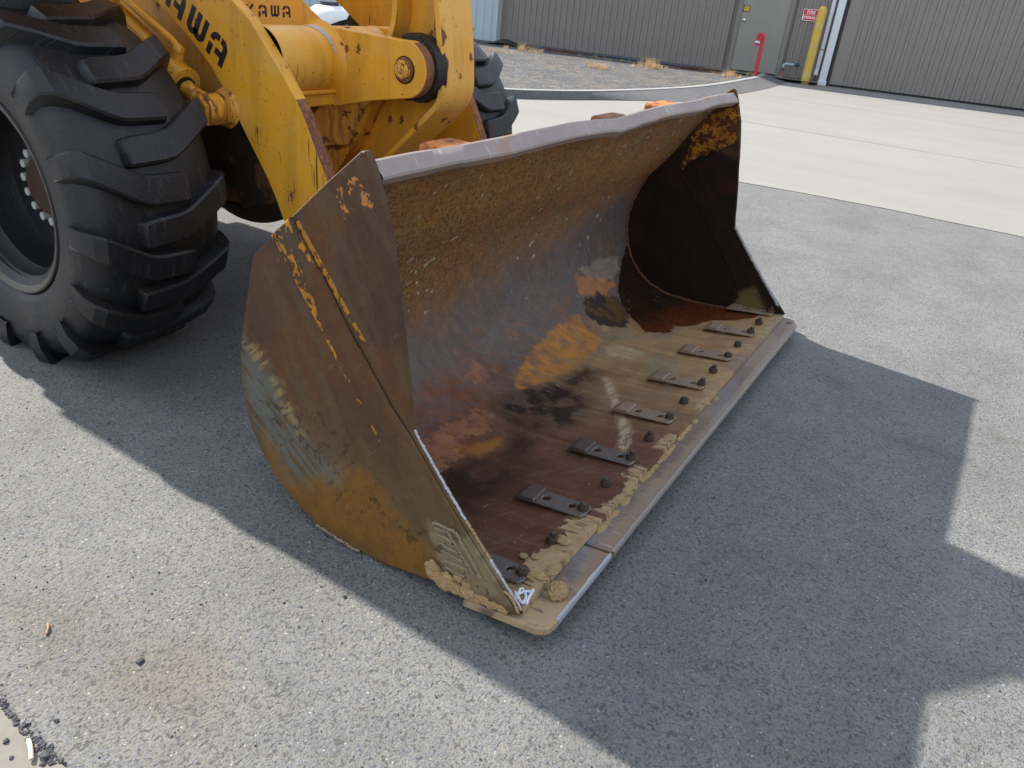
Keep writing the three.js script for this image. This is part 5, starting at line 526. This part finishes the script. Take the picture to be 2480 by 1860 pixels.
{ // white tank and things by the pale shed, glimpsed between the loader's arms
  const t = thing('white_tank', 'white round tank glimpsed between the loader arms', 'tank'); t.position.set(9.6, G, -9.15); const g = new THREE.LatheGeometry([[0.001, 0.80], [0.22, 0.78], [0.38, 0.68], [0.44, 0.52], [0.44, 0]].map(([r, y]) => new THREE.Vector2(r, y)).reverse(), 40); obj('shell', g, mat({ color: rgb(0.75, 0.75, 0.74), roughness: 0.4 }), t); obj('lid', new THREE.CylinderGeometry(0.16, 0.17, 0.07, 28).translate(0, 0.81, 0), plain(0.03, 0.03, 0.05, 0.5), t);
  const p = thing('grey_post', 'short grey post standing before the white tank', 'post'); p.position.set(9.35, G, -8.35); obj('post', boxUV(box(0.09, 1.25, 0.09, 0, 0.62, 0, 0.006), 1), mat({ map: concreteMaps.map, color: rgb(0.55, 0.56, 0.55), roughness: 0.9 }), p);
  const c = thing('concrete_ring', 'pale concrete ring lying beside the grey post', 'concrete ring'); c.position.set(9.75, G + 0.0, -8.0); obj('ring', boxUV(new THREE.LatheGeometry([[0.30, 0], [0.42, 0], [0.42, 0.42], [0.30, 0.42], [0.30, 0]].map(([r, y]) => new THREE.Vector2(r, y)), 40), 1), mat({ map: concreteMaps.map, color: rgb(0.9, 0.87, 0.8), roughness: 0.9 }), c); }
// ---------------------------------------------------------------- dry grass, leaf litter, stones
const straw = mat({ color: rgb(1, 1, 1), vertexColors: true, roughness: 0.9 });
function tuft(n, rx, rz, h, sd) { // several little clumps whose blades lean outwards
  seed = sd; const pos = [], col = [], K = Math.max(1, Math.round(n / 60)), cl = Array.from({ length: K }, (_, i) => { const a = rr(0, 6.28), q = Math.pow(rnd(), 0.8); return [Math.cos(a) * q * rx, Math.sin(a) * q * rz, (1 - 0.65 * q) * rr(0.55, 1.1), rr(0.06, 0.14)]; });
  for (let i = 0; i < n; i++) { const c0 = cl[Math.floor(rnd() * K)], l = rr(0, 6.28), q = Math.sqrt(rnd()), x = c0[0] + Math.cos(l) * q * c0[3] * 0.5, z = c0[1] + Math.sin(l) * q * c0[3] * 0.5, hh = h * c0[2] * rr(0.3, 1), d = hh * rr(0.15, 0.75) * (0.4 + q), w = rr(0.0016, 0.0042), c = Math.cos(l + rr(-0.6, 0.6)), s = Math.sin(l + rr(-0.6, 0.6)), t = rr(0.7, 1.25), k = [0.66 * t, 0.47 * t * rr(0.93, 1.04), 0.25 * t]; const m1 = [x + c * d * 0.35, hh * 0.65, z + s * d * 0.35], e = [x + c * d, hh * rr(0.85, 1), z + s * d];
    pos.push(x - s * w, 0, z + c * w, x + s * w, 0, z - c * w, ...m1, x + s * w, 0, z - c * w, m1[0] + s * w * 0.7, m1[1], m1[2] - c * w * 0.7, ...m1, ...m1, m1[0] + s * w * 0.7, m1[1], m1[2] - c * w * 0.7, ...e); for (let q2 = 0; q2 < 9; q2++) col.push(...k); }
  const g = new THREE.BufferGeometry(); g.setAttribute('position', new THREE.Float32BufferAttribute(pos, 3)); g.setAttribute('color', new THREE.Float32BufferAttribute(col, 3)); g.computeVertexNormals(); return g; }
const bed = (x0, z0, h) => { const k = (1.348 - G - h) / (1.348 - G); return [-1.192 + (x0 + 1.192) * k, 1.285 + (z0 - 1.285) * k]; };
[[16.369, -5.834, 900, 0.62, 0.42, 0.33, 'broad clump of dry straw grass nearest the wall, middle of the gravel bed'], [14.237, -6.161, 700, 0.50, 0.40, 0.27, 'clump of dry straw grass alone in the middle of the gravel'], [16.9, -4.15, 900, 0.70, 0.40, 0.29, 'clump of dry straw grass behind the kerb left of the red hydrant'], [18.35, -4.1, 200, 0.25, 0.16, 0.22, 'small tuft of dry grass at the foot of the red hydrant'], [14.9, -9.0, 320, 0.30, 0.28, 0.22, 'low tuft of dry grass left on the gravel near the black belt'], [16.1, -9.1, 520, 0.45, 0.55, 0.30, 'tall brownish dry grass in front of the black belt']].forEach(([x, z, n, rx, rz, h, lab], i) => { const [X, Z] = bed(x, z, 0.06), o = obj('grass_tuft', tuft(n, rx, rz, h, 100 + i), straw); o.position.set(X, G + 0.045, Z); tag(o, lab, 'dry grass', 'tufts of dry grass on the gravel bed'); });
{ const g = []; seed = 555; for (let i = 0; i < 46; i++) { const s = rr(-1, 6.6), q = rr(0.45, 1.0) + (rnd() < 0.3 ? rr(0, 2.2) : 0), [x, z] = atWall(s, q), t = tuft(26, rr(0.1, 0.4), rr(0.05, 0.16), rr(0.02, 0.07), 700 + i); t.translate(x, G + 0.04, z); g.push(t); seed = 5550 + i * 77; } for (let i = 0; i < 30; i++) { seed = 8000 + i * 31; const k = rr(0.35, 0.95), P = new THREE.CatmullRomCurve3(kerbOut.map(([x, z]) => new THREE.Vector3(x, 0, z))).getPoint(k), t = tuft(24, 0.2, 0.1, 0.05, 900 + i); t.translate(P.x + 0.15, G + 0.09, P.z - 0.15); g.push(t); }
  const o = obj('dry_weeds', g, straw); tag(o, 'low dry weeds scattered over the gravel bed', 'dry weeds', null, 'stuff'); }
{ const leafs = (n, s0, s1, q0, q1, sd) => { seed = sd; const pos = [], col = []; for (let i = 0; i < n; i++) { const u = rr(-1, 1) * rr(0.3, 1), v = rr(-1, 1) * rr(0.3, 1), [x, z] = atWall(mix(s0, s1, u * 0.5 + 0.5), mix(q0, q1, v * 0.5 + 0.5)), a = rr(0, 6.28), l = rr(0.015, 0.035), y = G + 0.05 + rr(0, 0.035), c = Math.cos(a) * l, s = Math.sin(a) * l, t = rr(0.6, 1.4), k = [0.17 * t, 0.062 * t, 0.03 * t]; pos.push(x - c, y, z - s, x + s * 0.4, y + rr(0, 0.015), z - c * 0.4, x + c, y + rr(-0.005, 0.01), z + s, x - c, y, z - s, x + c, y, z + s, x - s * 0.4, y + rr(0, 0.015), z + c * 0.4); for (let q = 0; q < 6; q++) col.push(...k); } const g = new THREE.BufferGeometry(); g.setAttribute('position', new THREE.Float32BufferAttribute(pos, 3)); g.setAttribute('color', new THREE.Float32BufferAttribute(col, 3)); g.computeVertexNormals(); return g; };
  const lm = mat({ color: rgb(1, 1, 1), vertexColors: true, roughness: 0.9 }); tag(obj('leaf_litter', leafs(420, 4.5, 5.75, 0.75, 1.15, 31), lm), 'red brown leaf litter on the gravel left of the plain door', 'leaf litter', null, 'stuff'); tag(obj('leaf_litter', leafs(420, 1.3, 2.7, 0.55, 0.95, 37), lm), 'dark red brown leaf litter along the wall near the black belt', 'leaf litter', null, 'stuff'); }
{ const hose = thing('garden_hose', 'thin dark blue hose lying along the foot of the grey shed', 'hose'); wallLocal(hose, 0, 0, 0); seed = 44; obj('hose', tube(Array.from({ length: 12 }, (_, i) => [1.0 + i * 0.38, 0.045, 0.20 + rr(-0.015, 0.03)]), 0.028, 120, 8), plain(0.04, 0.06, 0.10, 0.5), hose); }
// loose stones near the camera and crumbs over the asphalt
{ const stone = (sd) => { const g = new THREE.IcosahedronGeometry(1, 2), p = g.attributes.position; for (let i = 0; i < p.count; i++) { const v = new THREE.Vector3().fromBufferAttribute(p, i), k = 1 + 1.1 * (vn(v.x * 1.5 + sd, v.y * 1.5 + v.z * 1.3, 3) - 0.5); p.setXYZ(i, v.x * k, v.y * k * 0.6, v.z * k); } g.computeVertexNormals(); return toCreasedNormals(g, 0.5); };
  const sg = [stone(1), stone(5), stone(9)], sm = [plain(0.045, 0.044, 0.05, 0.8), plain(0.16, 0.16, 0.165, 0.85), plain(0.03, 0.03, 0.034, 0.8)];
  const at = (u, v, y) => { const d = FWD.clone().addScaledVector(RIGHT, (u - 1106) / 1637.6).addScaledVector(UP, -(v - 829.5) / 1637.6), t = (y - camera.position.y) / d.y; return camera.position.clone().addScaledVector(d, t); };
  [[303, 1430, 0.007, 0, 'small dark stone alone on the brown stained asphalt'], [745, 1290, 0.005, 2, 'tiny dark stone on the sunlit asphalt left of the bucket corner'], [16, 1605, 0.006, 0, 'dark stone on the concrete slab in the near corner'], [26, 1642, 0.0035, 2, 'smaller dark stone on the concrete slab below another'], [122, 1558, 0.005, 0, 'dark stone on the asphalt just right of the twig'], [80, 1595, 0.008, 1, 'grey stone beside the white twig'], [98, 1640, 0.009, 0, 'largest dark stone at the broken slab edge'], [52, 1563, 0.009, 1, 'grey stone above the white twig on the slab edge'], [105, 1612, 0.008, 1, 'grey chip right of the white twig at the slab edge'], [1265, 652, 0.006, 0, 'dark stone'] ].slice(0, 9).forEach(([u, v, r, k, lab], i) => { const p = at(u, v, G), o = obj('stone', sg[i % 3], sm[k]); o.scale.setScalar(r); o.position.set(p.x, G + (p.x < -0.79 ? 0.006 : 0) + r * 0.4, p.z); o.rotation.y = i * 1.3; tag(o, lab, 'stone', 'loose stones near the slab corner'); });
  const a = at(62, 1600, G + 0.012), b = at(68, 1640, G + 0.012); const tw = obj('twig', tube([[a.x, G + 0.014, a.z], [(a.x + b.x) / 2 + 0.002, G + 0.017, (a.z + b.z) / 2], [b.x, G + 0.012, b.z]], 0.0042, 16, 8), plain(0.75, 0.66, 0.52, 0.8)); tag(tw, 'short bleached twig lying on the edge of the concrete slab', 'twig');
  const a2 = at(104, 1350, G), b2 = at(101, 1372, G); tag(obj('twig', tube([[a2.x, G + 0.004, a2.z], [a2.x * 0.5 + b2.x * 0.5 + 0.003, G + 0.006, (a2.z + b2.z) / 2], [b2.x, G + 0.003, b2.z]], 0.0026, 14, 7), plain(0.34, 0.2, 0.13, 0.8)), 'thin curled brown stem on the brown stained asphalt', 'twig');
  const sc = at(597, 582, G); tag(obj('paper_scrap', boxUV(new THREE.PlaneGeometry(0.05, 0.018, 4, 1).rotateX(-1.4).translate(sc.x, G + 0.008, sc.z), 1), mat({ color: rgb(0.8, 0.8, 0.8), side: THREE.DoubleSide })), 'small white paper scrap on the shaded asphalt behind the bucket', 'paper scrap');
  seed = 91; const N = 2000, im = new THREE.InstancedMesh(new THREE.IcosahedronGeometry(1, 0), mat({ color: rgb(1, 1, 1), roughness: 0.9 }), N), M = new THREE.Matrix4(), q = new THREE.Quaternion(), e = new THREE.Euler(); for (let i = 0; i < N; i++) { const near = rnd() < 0.75, x = near ? rr(-0.9, 1.2) : rr(-0.6, 5), z = near ? rr(-1.2, 1.8) : rr(-2.5, 2.4), r = rr(0.001, 0.0027) * (rnd() < 0.06 ? 1.8 : 1); e.set(rr(0, 6), rr(0, 6), rr(0, 6)); M.compose(new THREE.Vector3(x, G + r * 0.35, z), q.setFromEuler(e), new THREE.Vector3(r, r * 0.7, r * 1.2)); im.setMatrixAt(i, M); const k = rnd(), c = k < 0.5 ? 0.05 + 0.05 * rnd() : 0.12 + 0.16 * rnd(); im.setColorAt(i, rgb(c, c * 0.98, c * 0.94)); } im.name = 'loose_chips'; tag(im, 'loose grit scattered over the asphalt', 'grit', null, 'stuff'); im.castShadow = im.receiveShadow = true; scene.add(im);
  const rim = []; seed = 17; for (let i = 0; i < 210; i++) { const t = 1500 + 159 * Math.pow(rnd(), 0.7), u = 8 + 108 * clamp((t - 1530) / 120) + rr(-16, 16) * (0.4 + clamp((t - 1560) / 90)), p = at(u, t, G), g = sg[i % 3].clone(); const r = rr(0.0012, 0.0055) * (rnd() < 0.6 ? 0.6 : 1); g.scale(r, r, r); g.rotateY(rr(0, 6)); g.translate(p.x, G + 0.006 + r * 0.2, p.z); rim.push(g); } tag(obj('asphalt_crumbs', rim, sm[0]), 'dark crumbled asphalt along the edge of the concrete slab', 'asphalt crumbs', null, 'stuff'); }
renderer.render(scene, camera);
